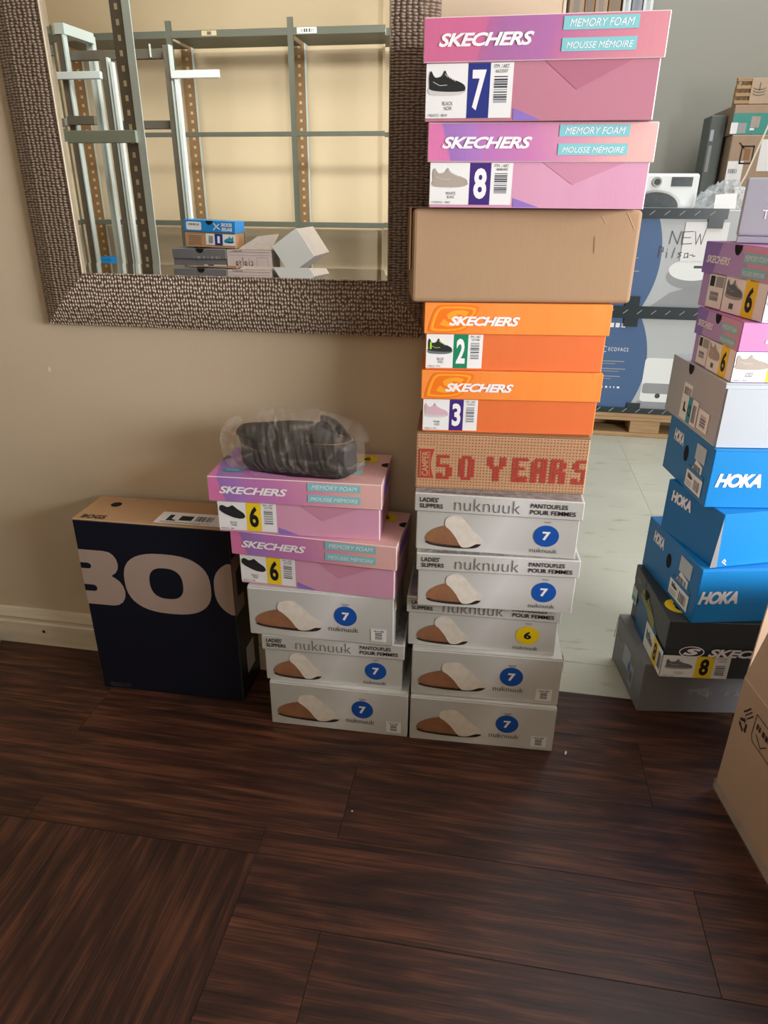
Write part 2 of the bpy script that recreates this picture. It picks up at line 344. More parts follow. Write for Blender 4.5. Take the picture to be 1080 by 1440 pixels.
def text_mesh(s, bold=0.0, shear=0.0, space=1.0):
    key = (s, bold, shear, space)
    if key in _tc: return _tc[key]
    cu = bpy.data.curves.new('t', 'FONT'); cu.body = s; cu.offset = bold; cu.shear = shear; cu.space_character = space; cu.resolution_u = 3
    cu.align_x = 'LEFT'
    o = bpy.data.objects.new('t', cu); COL.objects.link(o)
    dg = bpy.context.evaluated_depsgraph_get(); me = bpy.data.meshes.new_from_object(o.evaluated_get(dg))
    vs = [(v.co.x, v.co.y) for v in me.vertices]; fs = [tuple(p.vertices) for p in me.polygons]
    bpy.data.objects.remove(o); bpy.data.curves.remove(cu); bpy.data.meshes.remove(me)
    x0 = min(v[0] for v in vs); x1 = max(v[0] for v in vs); y0 = min(v[1] for v in vs); y1 = max(v[1] for v in vs)
    vs = [((x - x0) / (x1 - x0), (y - y0) / (y1 - y0)) for x, y in vs]
    _tc[key] = (vs, fs); return _tc[key]
class Print:
    """flat print on one face: coordinates in metres from the face's lower left corner"""
    def __init__(s, o, u, v, n, lift=.0005): s.o, s.u, s.v, s.n, s.l = Vector(o), Vector(u), Vector(v), Vector(n), lift; s.b = MB()
    def P(s, p, L): return s.o + s.u * p[0] + s.v * p[1] + s.n * (s.l + L * .00025)
    def poly(s, pts, m, L=0): s.b.poly([s.P(p, L) for p in pts], m)
    def rect(s, a, b, c, d, m, L=0): s.poly([(a, b), (c, b), (c, d), (a, d)], m, L)
    def rrect(s, a, b, c, d, r, m, L=0):
        pts = []
        for cx, cy, q in ((c - r, d - r, 0), (a + r, d - r, 1), (a + r, b + r, 2), (c - r, b + r, 3)):
            for i in range(4): t = (q + i / 3) * math.pi / 2; pts.append((cx + r * math.cos(t), cy + r * math.sin(t)))
        s.poly(pts, m, L)
    def oval(s, x, y, rx, ry, m, L=0, n=28): s.poly([(x + rx * math.cos(2 * math.pi * i / n), y + ry * math.sin(2 * math.pi * i / n)) for i in range(n)], m, L)
    def ring(s, x, y, rx, ry, w, m, L=0, n=28, a0=0, a1=2 * math.pi):
        for i in range(n):
            t0, t1 = a0 + (a1 - a0) * i / n, a0 + (a1 - a0) * (i + 1) / n
            s.poly([(x + rx * math.cos(t0), y + ry * math.sin(t0)), (x + rx * math.cos(t1), y + ry * math.sin(t1)), (x + (rx - w) * math.cos(t1), y + (ry - w) * math.sin(t1)), (x + (rx - w) * math.cos(t0), y + (ry - w) * math.sin(t0))], m, L)
    def text(s, t, a, b, c, d, m, L=2, bold=0.0, shear=0.0, space=1.0, rot=False, flip=False):
        vs, fs = text_mesh(t, bold, shear, space)
        f = (lambda x, y: (c - y * (c - a), b + x * (d - b))) if rot else (lambda x, y: (a + x * (c - a), b + y * (d - b)))
        if flip: f = lambda x, y: (c - x * (c - a), d - y * (d - b))
        s.b.mesh([s.P(f(*p), L) for p in vs], fs, m)
    def stroke(s, pts, w, m, L=2):
        for p, q in zip(pts, pts[1:]):
            dx, dy = q[0] - p[0], q[1] - p[1]; l = math.hypot(dx, dy) or 1; nx, ny = -dy / l * w / 2, dx / l * w / 2
            ex, ey = dx / l * w * .4, dy / l * w * .4
            s.poly([(p[0] + nx - ex, p[1] + ny - ey), (p[0] - nx - ex, p[1] - ny - ey), (q[0] - nx + ex, q[1] - ny + ey), (q[0] + nx + ex, q[1] + ny + ey)], m, L)
    def bars(s, a, b, c, d, m, n=16, L=2, vertical=True):
        r = random.Random(int(a * 1e4) + n); x = 0.0; tot = []
        while x < 1: w = r.choice((.5, 1, 1.6)) / n / 1.6; tot.append((x, min(1, x + w))); x += w + r.choice((.4, .8)) / n
        for p, q in tot:
            if vertical: s.rect(a + p * (c - a), b, a + q * (c - a), d, m, L)
            else: s.rect(a, b + p * (d - b), c, b + q * (d - b), m, L)
    def done(s, name, parent):
        kids = {c.name.split('.')[0]: c for c in parent.children} if parent else {}
        tgt = parent
        if parent and parent.type == 'EMPTY':
            lid = kids.get('lid'); body = kids.get('body')
            lid_ok = lid and max(v.co.z for v in lid.data.vertices) - min(v.co.z for v in lid.data.vertices) > .02
            if name in ('lettering', 'banner', 'top_print', 'lid_print', 'top_sticker') and lid and (lid_ok or name.startswith('top')): tgt = lid
            elif body: tgt = body
            if name == 'shipping_label' and lid: tgt = lid
        return s.b.build(name, tgt)
def front(Wd, D, h, y=0, x=0, z=0, lift=.0005): return Print((x, y, z), (1, 0, 0), (0, 0, 1), (0, -1, 0), lift)
def top(h, x=0, y=0): return Print((x, y, h), (1, 0, 0), (0, 1, 0), (0, 0, 1))
def left_end(D, x=0): return Print((x, D, 0), (0, -1, 0), (0, 0, 1), (-1, 0, 0))
def right_end(Wd): return Print((Wd, 0, 0), (0, 1, 0), (0, 0, 1), (1, 0, 0))
def back(Wd, D): return Print((Wd, D, 0), (-1, 0, 0), (0, 0, 1), (0, 1, 0))

# shoe pictures, unit box 0..1 x 0..1, toe to the right unless mirrored
SH_UP = [(.02, .42), (.01, .8), (.06, .98), (.13, .8), (.2, .72), (.35, .78), (.43, 1.0), (.5, .82), (.62, .66), (.8, .56), (.96, .42), (1., .25), (.9, .16), (.4, .16), (.05, .24)]
SH_SOLE = [(.0, .3), (.03, .06), (.3, .0), (.7, .0), (.95, .08), (1.0, .24), (.6, .22), (.3, .24)]
CLOG_UP = [(0, .62), (.03, .92), (.14, .98), (.3, .86), (.42, .9), (.52, 1.0), (.6, .92), (.75, .7), (.92, .5), (1, .3), (.95, .15), (.7, .1), (.4, .25), (.15, .42)]
CLOG_SOLE = [(.04, .6), (.1, .42), (.35, .2), (.6, .04), (.85, .0), (.98, .1), (1.0, .22), (.7, .14), (.4, .3), (.15, .52)]
def shoe(p, a, b, c, d, up, sole='shoe_white', kind='runner', L=2, extra=None):
    U, Q = (SH_UP, SH_SOLE) if kind == 'runner' else (CLOG_UP, CLOG_SOLE)
    f = lambda q: (a + q[0] * (c - a), b + q[1] * (d - b))
    p.poly([f(q) for q in smooth_closed(Q, 3)], sole, L); p.poly([f(q) for q in smooth_closed(U, 4)], up, L + 1)
    if kind == 'runner':
        for i in range(4):
            x = .46 + i * .07; y = .86 - i * .06
            p.stroke([f((x - .02, y)), f((x + .05, y - .12))], .0008, extra or 'shoe_white', L + 2)
        p.stroke([f((.12, .55)), f((.3, .4)), (f((.5, .42)))], .0007, extra or 'shoe_white', L + 2)
def slipper(p, a, b, c, d, L=1):
    f = lambda q: (a + q[0] * (c - a), b + q[1] * (d - b))
    p.poly([f(q) for q in smooth_closed([(.0, .16), (.08, .06), (.4, .0), (.75, .0), (.93, .06), (.97, .2), (.6, .1), (.2, .14)], 4)], 'dark_sole', L)
    p.poly([f(q) for q in smooth_closed([(.0, .22), (.015, .36), (.08, .48), (.2, .60), (.34, .68), (.42, .68), (.55, .4), (.62, .1), (.4, .07), (.1, .11)], 4)], 'tan_suede', L + 1)
    p.poly([f(q) for q in smooth_closed([(.34, .8), (.38, .93), (.5, 1.0), (.6, .98), (.72, .8), (.84, .56), (.95, .38), (1.0, .3), (.99, .18), (.9, .16), (.78, .05), (.66, .04), (.6, .14), (.53, .34), (.42, .56), (.35, .66)], 4)], 'fleece_print', L + 2)
    p.stroke([f((.04, .17)), f((.12, .125)), f((.3, .095)), f((.6, .07))], .0009, 'brown_ink', L + 3)

# ================================================================= SETTING
YW, X_END, FLOOR_END = 1.34, .060, 1.369
def struct(name, mb, parent=None):
    o = mb.build(name, parent)
    if not parent: o['kind'] = 'structure'
    return o
XL, XR, YB, ZC = -4.2, 2.6, -3.36, 2.8
b = MB(); b.box((XL - .1, YW, 0), (X_END, YW + .12, ZC), 'wall_beige'); b.box((X_END, YW, 2.35), (1.9, YW + .12, ZC), 'wall_beige'); b.box((1.9, YW, 0), (XR + .1, YW + .12, ZC), 'wall_beige')
struct('wall_back', b)
b = MB(); b.box((XL - .1, YB - .1, 0), (XR + .1, YB, ZC), 'wall_beige_far'); struct('wall_front', b)
b = MB(); b.box((-1.02, YB, 0), (-.35, YB + .035, ZC), 'wall_beige_far'); struct('trim_2', b)
b = MB(); b.box((XL - .1, YB, 0), (XL, YW, ZC), 'wall_beige_far'); struct('wall_left', b)
WY0, WY1, WZ0, WZ1 = -1.05, .55, .62, 1.82
b = MB()
b.box((XR, YB, 0), (XR + .1, YW, WZ0), 'wall_beige'); b.box((XR, YB, WZ1), (XR + .1, YW, ZC), 'wall_beige'); b.box((XR, YB, WZ0), (XR + .1, WY0, WZ1), 'wall_beige'); b.box((XR, WY1, WZ0), (XR + .1, YW, WZ1), 'wall_beige')
struct('wall_right', b)
b = MB()
for z0, z1, y0, y1 in ((WZ0, WZ0 + .05, WY0, WY1), (WZ1 - .05, WZ1, WY0, WY1), (WZ0 + .05, WZ1 - .05, WY0, WY0 + .05), (WZ0 + .05, WZ1 - .05, WY1 - .05, WY1), (WZ0 + .05, WZ1 - .05, -.275, -.225)):
    b.box((XR + .03, y0, z0), (XR + .08, y1, z1), 'trim_white')
struct('window_1', b)
b = MB(); b.box((XL - .1, YB - .1, ZC), (XR + .1, YW + .12, ZC + .05), 'ceiling_white'); struct('ceiling', b)
# corner bead of the wall end
b = MB(); b.box((X_END - .003, YW - .001, 0), (X_END + .0015, YW + .004, 2.35), 'trim_white'); struct('trim_1', b)
# floor
b = MB(); b.box((XL, YB, -.05), (XR, FLOOR_END, -.0035), 'subfloor'); floor = struct('floor', b)
_pm = {}
def plank(x0, y0, x1, y1, along='x'):
    g = .00035; lx, ly = x1 - x0, y1 - y0
    if lx < .004 or ly < .004: return
    if along == 'y': lx, ly = ly, lx
    key = (round(lx, 4), round(ly, 4))
    if key not in _pm:
        bm = bmesh.new(); hx, hy = lx / 2 - g, ly / 2 - g
        vs = [bm.verts.new((sx * hx, sy * hy, z)) for z in (-.003, 0) for sx, sy in ((-1, -1), (1, -1), (1, 1), (-1, 1))]
        for f in ((4, 5, 6, 7), (0, 1, 5, 4), (1, 2, 6, 5), (2, 3, 7, 6), (3, 0, 4, 7)): bm.faces.new([vs[i] for i in f])
        bmesh.ops.bevel(bm, geom=[e for e in bm.edges if e.verts[0].co.z > -.001 and e.verts[1].co.z > -.001], offset=.0004, segments=1, affect='EDGES')
        me = bpy.data.meshes.new('plank'); me.materials.append(M['dark_wood_vinyl']); bm.to_mesh(me); bm.free(); _pm[key] = me
    o = link('plank', _pm[key], floor, ((x0 + x1) / 2, (y0 + y1) / 2, 0), (0, 0, math.pi / 2 if along == 'y' else 0))
FX0, FX1, FY0, FY1 = -1.07, -.36, -.45, .818
known = {0: .39, 1: -.225, 2: .354, -1: -.212, 3: -.62}
k = -23
while .70 + .175 * k < FLOOR_END:
    y0 = max(YB, .70 + .175 * k); y1 = min(FLOOR_END, .70 + .175 * (k + 1)) if k < 3 else FLOOR_END
    if y1 > YB:
        off = known.get(k, R.uniform(-.6, .6)); x = off - 1.2 * 5
        while x < XR:
            a, c = max(XL, x), min(XR, x + 1.2); x += 1.2
            if c <= a + .01: continue
            if c <= FX0 or a >= FX1 or y1 <= FY0 or y0 >= FY1: plank(a, y0, c, y1); continue
            if a < FX0: plank(a, y0, FX0, y1)
            if c > FX1: plank(FX1, y0, c, y1)
            m0, m1 = max(a, FX0), min(c, FX1)
            if y1 > FY1: plank(m0, FY1, m1, y1)
            if y0 < FY0: plank(m0, y0, m1, FY0)
    if k == 3: break
    k += 1
for i in range(4):
    x1 = FX1 - .1775 * i; ye = FY1 - (0, .42, .9, .2)[i]
    plank(x1 - .1775, ye if i else FY0, x1, FY1, 'y')
    if i: plank(x1 - .1775, FY0, x1, ye, 'y')
# warehouse
b = MB(); b.box((-1.2, FLOOR_END, -.05), (4.2, 4.6, -.0010), 'grey_tile'); fl2 = struct('floor_warehouse', b); fl2.name = 'floor.001'
ys = [FLOOR_END, 1.49] + [1.49 + .61 * i for i in range(1, 6)]; ys[-1] = 4.6
tm = {}
for y0, y1 in zip(ys, ys[1:]):
    for i in range(9):
        x0 = -1.2 + .6 * i; key = round(y1 - y0, 3)
        if key not in tm:
            q = MB(); q.box((-.2994, -(y1 - y0) / 2 + .0006, -.004), (.2994, (y1 - y0) / 2 - .0006, 0), 'grey_tile', skip='b'); tm[key] = q.data('tile')
        link('tile', tm[key], fl2, (x0 + .3, (y0 + y1) / 2, 0))
b = MB(); b.box((-1.2, 4.6, 0), (4.3, 4.7, 3.4), 'wall_grey'); struct('wall_warehouse_back', b)
b = MB(); b.box((4.2, YW + .12, 0), (4.3, 4.6, 3.4), 'wall_grey'); struct('wall_warehouse_right', b)
b = MB(); b.box((-1.3, YW + .12, 0), (-1.2, 4.7, 3.4), 'wall_grey'); struct('wall_warehouse_left', b)
b = MB(); b.box((-1.3, YW + .12, 3.4), (4.3, 4.7, 3.45), 'ceiling_white'); b.box((-1.3, YW, ZC + .05), (4.3, YW + .12, 3.45), 'wall_grey'); b.box((2.7, YW, 0), (4.3, YW + .12, ZC + .05), 'wall_grey'); struct('ceiling_warehouse', b)
# baseboard with profile
prof = [(0, 0), (-.016, 0), (-.016, .062), (-.013, .066), (-.0125, .072), (-.0145, .078), (-.0105, .086), (-.0085, .092), (-.006, .098), (0, .1)]
def baseboard(name, xa, xb, y, sgn=1):
    b = MB(); n = len(prof)
    vs = [(x, y + sgn * p[0], p[1]) for x in (xa, xb) for p in prof]
    fs = [(i, i + 1, n + i + 1, n + i) for i in range(n - 1)] + [tuple(range(n))[::-1], tuple(range(n, 2 * n))]
    b.mesh(vs, fs, 'trim_white'); return struct(name, b)
bb = baseboard('baseboard_back', XL, X_END, YW)
p = Print((-1.12, YW - .016, .03), (1, 0, 0), (0, 0, 1), (0, -1, 0)); p.oval(.02, .012, .0045, .0045, 'dark_sole', 0, 12); p.done('nail_hole', bb)
p = Print((-.955, YW, .716), (1, 0, 0), (0, 0, 1), (0, -1, 0)); p.poly([(.0, .0), (.004, -.002), (.006, .006), (.002, .011), (-.001, .006)], 'crumb_white'); o = p.done('paint_chip', bpy.data.objects['wall_back'])

# ================================================================= BOX BUILDERS
def nuk(label, x, y, a, z, h, lid, num='7', W_=.301, D=.16, dot='blue_dot', group='silver slipper boxes'):
    t = thing('slipper_box', label, 'box', (x, y, z), a, group)
    if lid:
        lh = .036; i = .004
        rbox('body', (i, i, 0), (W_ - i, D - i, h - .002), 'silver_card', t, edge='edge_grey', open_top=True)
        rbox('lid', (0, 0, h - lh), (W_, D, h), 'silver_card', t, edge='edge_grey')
        p = front(W_, D, h, y=0); H = lh; z0 = h - lh
        p.text("LADIES'", .010, z0 + H * .54, .044, z0 + H * .80, 'black_ink', bold=.02)
        p.text("SLIPPERS", .010, z0 + H * .22, .052, z0 + H * .46, 'black_ink', bold=.02)
        p.text("nuknuuk", .073, z0 + H * .18, .190, z0 + H * .86, 'grey_ink', bold=-.02)
        p.text("PANTOUFLES", .208, z0 + H * .56, .273, z0 + H * .80, 'black_ink', bold=.02)
        p.text("POUR FEMMES", .208, z0 + H * .22, .288, z0 + H * .46, 'black_ink', bold=.02)
        p.done('lettering', t)
        p = front(W_, D, h, y=i)
        slipper(p, .022, .006, .126, .072); p.done('slipper_picture', t); p = front(W_, D, h, y=i)
        p.oval(.241, .0425, .0228, .0215, dot, 1); p.text(num, .234, .034, .2485, .0515, 'white_ink' if num == '7' else 'black_ink', L=2, bold=.04)
        p.text("nuknuuk", .215, .0085, .264, .0175, 'grey_ink')
        p.rect(.234, .0705, .248, .0712, 'grey_ink', 1); p.rect(.236, .0685, .246, .0692, 'grey_ink', 1)
        p.done('size_dot', t)
        p = top(h); p.rect(.004, .004, W_ - .004, D - .004, 'sheepskin_print'); p.text("SHEARLING / PEAU DE MOUTON", .03, .004, .16, .014, 'grey_ink'); p.done('top_print', t)
        p = left_end(D); p.rect(.03, h * .2, .05, h * .5, 'grey_ink'); p.done('end_print', t)
    else:
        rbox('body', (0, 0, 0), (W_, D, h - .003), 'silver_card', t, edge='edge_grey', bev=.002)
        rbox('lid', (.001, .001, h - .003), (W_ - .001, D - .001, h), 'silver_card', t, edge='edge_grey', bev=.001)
        q = MB(); q.mesh([(W_ + .0005, .004, h), (W_ + .0005, .03, h), (W_ + .0035, .012, h - .032), (W_ + .0025, .006, h - .034)], [(0, 1, 2, 3), (3, 2, 1, 0)], 'edge_kraft'); q.build('tuck_flap', t)
        p = front(W_, D, h)
        slipper(p, .015, .018, .154, .088); p.done('slipper_picture', t); p = front(W_, D, h)
        p.oval(.203, .063, .0235, .023, dot, 1); p.text(num, .196, .053, .211, .072, 'white_ink', L=2, bold=.04)
        p.text("nuknuuk", .168, .026, .230, .038, 'grey_ink')
        p.rect(.195, .0905, .211, .0915, 'grey_ink', 1); p.rect(.197, .088, .209, .089, 'grey_ink', 1)
        p.done('size_dot', t)
        p = front(W_, D, h, lift=.001); p.rect(.255, .010, .287, .039, 'white_paper'); p.bars(.264, .015, .278, .031, 'barcode', 8, L=1, vertical=False); p.bars(.260, .0325, .282, .036, 'grey_ink', 9, L=1); p.done('price_label', t)
    return t

def size_label(p, W_, x0, x1, z0, z1, num, block, numcol, up, sole, colname, code, art, kind='runner', extra=None):
    w = x1 - x0; hh = z1 - z0
    p.rect(x0, z0, x1, z1, 'white_paper', 0)
    a, c = x0 + w * .485, x0 + w * .74
    p.rect(a, z0, c, z1, block, 1)
    p.text(num, a + (c - a) * .2, z0 + hh * .14, a + (c - a) * .82, z0 + hh * .88, numcol, L=2, bold=.035)
    shoe(p, x0 + w * .03, z0 + hh * .42, x0 + w * .46, z0 + hh * .88, up, sole, kind, extra=extra)
    l1, l2 = colname
    p.text(l1, x0 + w * .20, z0 + hh * .24, x0 + w * .32, z0 + hh * .31, 'grey_ink'); p.text(l2, x0 + w * .22, z0 + hh * .15, x0 + w * .31, z0 + hh * .22, 'grey_ink')
    p.text(code, x0 + w * .03, z0 + hh * .03, x0 + w * .26, z0 + hh * .08, 'grey_ink')
    p.text("ITM. / ART.", x0 + w * .78, z0 + hh * .90, x0 + w * .96, z0 + hh * .97, 'grey_ink'); p.text(art, x0 + w * .80, z0 + hh * .82, x0 + w * .94, z0 + hh * .88, 'grey_ink')
    p.bars(x0 + w * .79, z0 + hh * .28, x0 + w * .94, z0 + hh * .76, 'barcode', 14, vertical=False)

def banners(p, u0, u1, z0, h, L=1):
    p.rect(u0, z0 + h * .64, u1, z0 + h * .93, 'teal_banner', L); p.text("MEMORY FOAM", u0 + .008, z0 + h * .70, u1 - .006, z0 + h * .87, 'white_ink', L=L + 1, shear=.25)
    p.rect(u0, z0 + h * .18, u1, z0 + h * .47, 'teal_banner', L); p.text("MOUSSE MÉMOIRE", u0 + .006, z0 + h * .24, u1 - .004, z0 + h * .42, 'white_ink', L=L + 1, shear=.25)
def pink(label, x, y, a, z, W_, D, h, num, block, numcol, up, sole, cn, code, art, lidm='pink_lid', bodym='pink_card', kind='runner', lid_frac=.44, body_left=.004, show_top=False, rot=None):
    t = thing('sneaker_box', label, 'box', (x, y, z), a, 'pink and purple shoe boxes', rot=rot)
    lh = h * lid_frac; i = .004
    rbox('body', (body_left, i, 0), (W_ - i, D - i, h - .002), bodym, t, edge='edge_light', open_top=True)
    rbox('lid', (0, 0, h - lh), (W_, D, h), lidm, t, bev=.0012, edge='edge_light')
    p = front(W_, D, h, y=i); bh = h - lh
    p.poly([(.52 * W_, bh), (.88 * W_, bh), (.66 * W_, bh * .52)], 'rose_dark' if bodym == 'rose_card' else 'pink_card_dark', 0)
    p.poly([(.40 * W_, .001), (.52 * W_, .001), (.40 * W_, bh * .22)], 'violet_patch', 0)
    p.done('print', t)
    p = front(W_, D, h, y=i, lift=.001); size_label(p, W_, body_left + .001, W_ * .39, .004, bh - .001, num, block, numcol, up, sole, cn, code, art, kind); p.done('size_label', t)
    p = front(W_, D, h)
    p.text("SKECHERS", W_ * .065, h - lh * .66, W_ * .465, h - lh * .36, 'white_ink', bold=.035, shear=.32, space=.95)
    p.done('lettering', t); p = front(W_, D, h); banners(p, W_ * .58, W_ * .88, h - lh, lh); p.done('banner', t)
    if show_top:
        p = top(h); dk = D / .183
        p.rect(.055, .050 * dk, .29, .078 * dk, 'teal_banner', 0); p.text("MOUSSE MÉMOIRE", .075, .054 * dk, .285, .073 * dk, 'white_ink', L=1, bold=.01, shear=.2)
        p.rect(.055, .098 * dk, .29, .126 * dk, 'teal_banner', 0); p.text("MEMORY FOAM", .075, .102 * dk, .285, .122 * dk, 'white_ink', L=1, bold=.01, shear=.2)
        p.oval(.040, .040 * dk, .022, .0095, 'teal_oval', 1); p.text("Comfort is", .027, .041 * dk, .053, .045 * dk, 'white_ink', L=2); p.text("Technology", .028, .035 * dk, .052, .039 * dk, 'white_ink', L=2)
        p.text("Conforms to your foot", .078, .027 * dk, .158, .0335 * dk, 'white_ink', L=1); p.text("- Absorbs impact", .081, .0165 * dk, .148, .023 * dk, 'white_ink', L=1)
        p.text("S'adapte au pied", .178, .027 * dk, .252, .0335 * dk, 'white_ink', L=1); p.text("- Absorbe les impacts", .184, .0165 * dk, .262, .023 * dk, 'white_ink', L=1)
        p.oval(W_ - .046, D - .034, .023, .021, 'yellow_dot', 1); p.text('6', W_ - .053, D - .043, W_ - .038, D - .024, 'black_ink', L=2, bold=.04)
        p.done('top_print', t)
        q = MB()
        for sx, cx in ((1, .0005), (-1, W_ - .0005)):
            q.poly([(cx + sx * .014 * math.sin(k / 8 * math.pi), D * .62 - .012 * math.cos(k / 8 * math.pi), h + .0006) for k in range(9)][::-1 if sx > 0 else 1], 'hole_dark')
        q.build('finger_notch', t)
    p = right_end(W_ + .0); p.rect(.03, h - lh * .75, D - .03, h - lh * .25, 'violet_patch'); p.done('end_print', t)
    return t
NH = .1142; NW = .3009
def up(z, h): return z + h + .0008
# ---- right stack, from the floor
z = 0.0005
nuk('silver slipper box on the floor at the foot of the tall stack', -.1306, 1.1508, .0397, z, NH, False); z = up(z, NH)
nuk('silver slipper box directly under the one with the yellow dot', -.1308, 1.1577, .0456, z, NH, False); z = up(z, NH)
nuk('silver slipper box with a yellow size 6 dot, low in the tall stack', -.1452, 1.1671, .0349, z, NH, True, '6', dot='yellow_dot', D=.155); z = up(z, NH)
nuk('silver lidded slipper box with a blue 7 dot resting on the yellow dot slipper box', -.1254, 1.1349, .07, z, NH, True, D=.165); z = up(z, NH)
nuk('topmost silver slipper box of the tall stack, right under the red dotted box', -.1332, 1.1495, .0287, z, NH, True, D=.17); z = up(z, NH)
# dotted kraft box
H6 = .106; W6 = .3052; D6 = .145
t = thing('dotted_shoe_box', 'brown shoe box printed with red dots and big red dotted letters under the orange boxes', 'box', (-.1364, 1.1726, z), .0686)
rbox('body', (0, 0, 0), (W6, D6, H6 - .003), 'kraft_dots', t, edge='edge_kraft', bev=.002); rbox('lid', (.0005, .0005, H6 - .003), (W6 - .0005, D6 - .0005, H6), 'kraft_dark', t, bev=.001)
FONT = {'5': ["1111.", "1....", "1....", "1111.", "...11", "...11", "11.11", "1111."], '0': [".111.", "11.11", "11.11", "11.11", "11.11", "11.11", "11.11", ".111."],
        'Y': ["11..11", "11..11", "11..11", ".1111.", "..11..", "..11..", "..11..", "..11.."], 'E': ["11111", "11...", "11...", "1111.", "11...", "11...", "11111", "11111"],
        'A': [".1111", "11.11", "11.11", "11111", "11111", "11.11", "11.11", "11.11"], 'R': ["1111.", "11.11", "11.11", "1111.", "11111", "11.11", "11.11", "11.11"],
        'S': [".1111", "11...", "11...", ".111.", "...11", "...11", "11.11", "1111."]}
cell = .0056; gx0, gz0 = .042, .018
big = set()
col_ = 0
for ch, adv in (('5', 7), ('0', 9), ('Y', 8), ('E', 6), ('A', 6), ('R', 7), ('S', 6)):
    for r_, row in enumerate(FONT[ch]):
        for c_, v_ in enumerate(row):
            if v_ == '1': big.add((col_ + c_, 7 - r_))
    col_ += adv
p = front(W6, D6, H6)
for (c_, r_) in big:
    x = gx0 + c_ * cell; zz = gz0 + r_ * cell * 1.03 + .004
    if x < W6 - .002: p.oval(x, zz, .0034, .0034, 'brick_red_ink', 1, 8)
nx, nz = 53, 18
for i in range(nx):
    for j in range(nz):
        x = .004 + i * (W6 - .008) / (nx - 1); zz = .004 + j * (H6 - .009) / (nz - 1)
        if .005 < x < .035 and .018 < zz < .080: continue
        cc, rr = round((x - gx0) / cell), round((zz - gz0 - .004) / (cell * 1.03))
        if (cc, rr) in big: continue
        p.oval(x, zz, .00115, .00115, 'dot_ink', 0, 6)
arc = [(.034 - .006 * math.sin(k / 8 * math.pi), .020 + .056 * k / 8) for k in range(9)]
p.poly([(.006, .020)] + arc + [(.006, .076)], 'brick_red_ink', 1)
p.rect(.0085, .0235, .0095, .0725, 'kraft_dots', 2); p.rect(.025, .0235, .026, .0725, 'kraft_dots', 2)
p.text("CAMPER", .0115, .0245, .0235, .0715, 'kraft_dots', L=2, bold=.02, rot=True)
p.done('dotted_print', t)
z = up(z, H6)
# orange boxes
def orange(label, x, y, a, z, h, W_, D, num, block, up_, sole, extra, cn, code, art):
    t = thing('orange_sneaker_box', label, 'box', (x, y, z), a, 'orange shoe boxes'); lh = h * .455; i = .004
    rbox('body', (i, i, 0), (W_ - i, D - i, h - .002), 'orange_card', t, edge='orange_lid', open_top=True)
    rbox('lid', (0, 0, h - lh), (W_, D, h), 'orange_lid', t, bev=.0012, edge='orange_lid')
    p = front(W_, D, h, y=i, lift=.001); size_label(p, W_, i + .001, W_ * .325, .003, h - lh - .001, num, block, 'white_ink', up_, sole, cn, code, art, extra=extra)
    if extra == 'shoe_lime': p.rect(.011, .035, .014, .047, 'shoe_lime', 5)
    p.done('size_label', t)
    p = front(W_, D, h)
    cx, cz = W_ * .155, h - lh * .5
    for k_, (rx, rz, c) in enumerate(((.040, .0225, 'orange_mark'), (.036, .0195, 'orange_mark_light'), (.031, .0165, 'orange_mark'))):
        pts = smooth_closed([(cx - rx, cz - rz * .6), (cx - rx * .7, cz + rz * .8), (cx - rx * .1, cz + rz), (cx + rx, cz + rz * .9), (cx + rx * .9, cz + rz * .2), (cx + rx * .6, cz - rz * .7), (cx, cz - rz), (cx - rx * .9, cz - rz)], 4)
        p.poly(pts, c, k_ * .25)
    p.text("S", cx - .022, cz - .013, cx + .026, cz + .014, 'orange_mark_light', L=1, bold=.06, shear=.35)
    p.text("SKECHERS", W_ * .135, h - lh * .72, W_ * .515, h - lh * .42, 'white_ink', bold=.04, shear=.32, space=.95, L=2)
    p.done('lettering', t)
    return t
orange('orange shoe box size 3 with a purple number block and a pink sneaker picture', -.1307, 1.1749, .1084, z, .1095, .3085, .14, '3', 'purple_block', 'shoe_pink', 'shoe_white', None, ("PINK", "ROSE"), "177080L/CS - LPMT", "1073010"); z = up(z, .1095)
orange('orange shoe box size 2 with a green number block and a black sneaker picture', -.1289, 1.1768, .1259, z, .1113, .3085, .135, '2', 'green_block', 'shoe_black', 'shoe_grey', 'shoe_lime', ("BLUE", "BLEU"), "177080L/CS - NVLM", "1072988"); z = up(z, .1113)
# plain kraft carton
H3, W3, D3 = .1419, .3615, .112
t = thing('plain_carton', 'plain brown corrugated carton between the orange boxes and the pink boxes', 'box', (-.151, 1.1683, z), .1672)
rbox('body', (0, 0, 0), (W3, D3, H3), 'kraft', t, bev=.007, seg=3)
q = MB()
q.box((-.004, .006, .05), (-.0015, D3 - .006, H3 + .001), 'kraft_dark'); q.build('side_flap', t)
q = MB(); q.box((-.006, .003, H3 + .0003), (.05, D3 - .003, H3 + .0008), 'kraft_dark'); q.build('top_flap', t)
p = front(W3, D3, H3); p.stroke([(W3 * .82, H3 * .93), (W3 * .845, H3 * .85)], .0006, 'edge_kraft'); p.stroke([(W3 * .93, H3 * .97), (W3 * .97, H3 * .8)], .0008, 'edge_kraft'); p.stroke([(W3 * .8, H3 * .72), (W3 * .805, H3 * .55)], .001, 'kraft_dark'); p.done('crease', t)
z = up(z, H3) + .0008
s_ = .97
def sc(x, y): return x * s_, y * s_
x, y = sc(-.1321, 1.1793); pink('pink shoe box size 8 with a purple number block, resting on the plain brown carton', x, y, .0406, z, .335 * s_, .168, .1128, '8', 'purple_block', 'white_ink', 'shoe_taupe', 'shoe_taupe', ("WHITE", "BLANC"), "117209/CS - WNT", "4888400", lid_frac=.455); z = up(z, .1128)
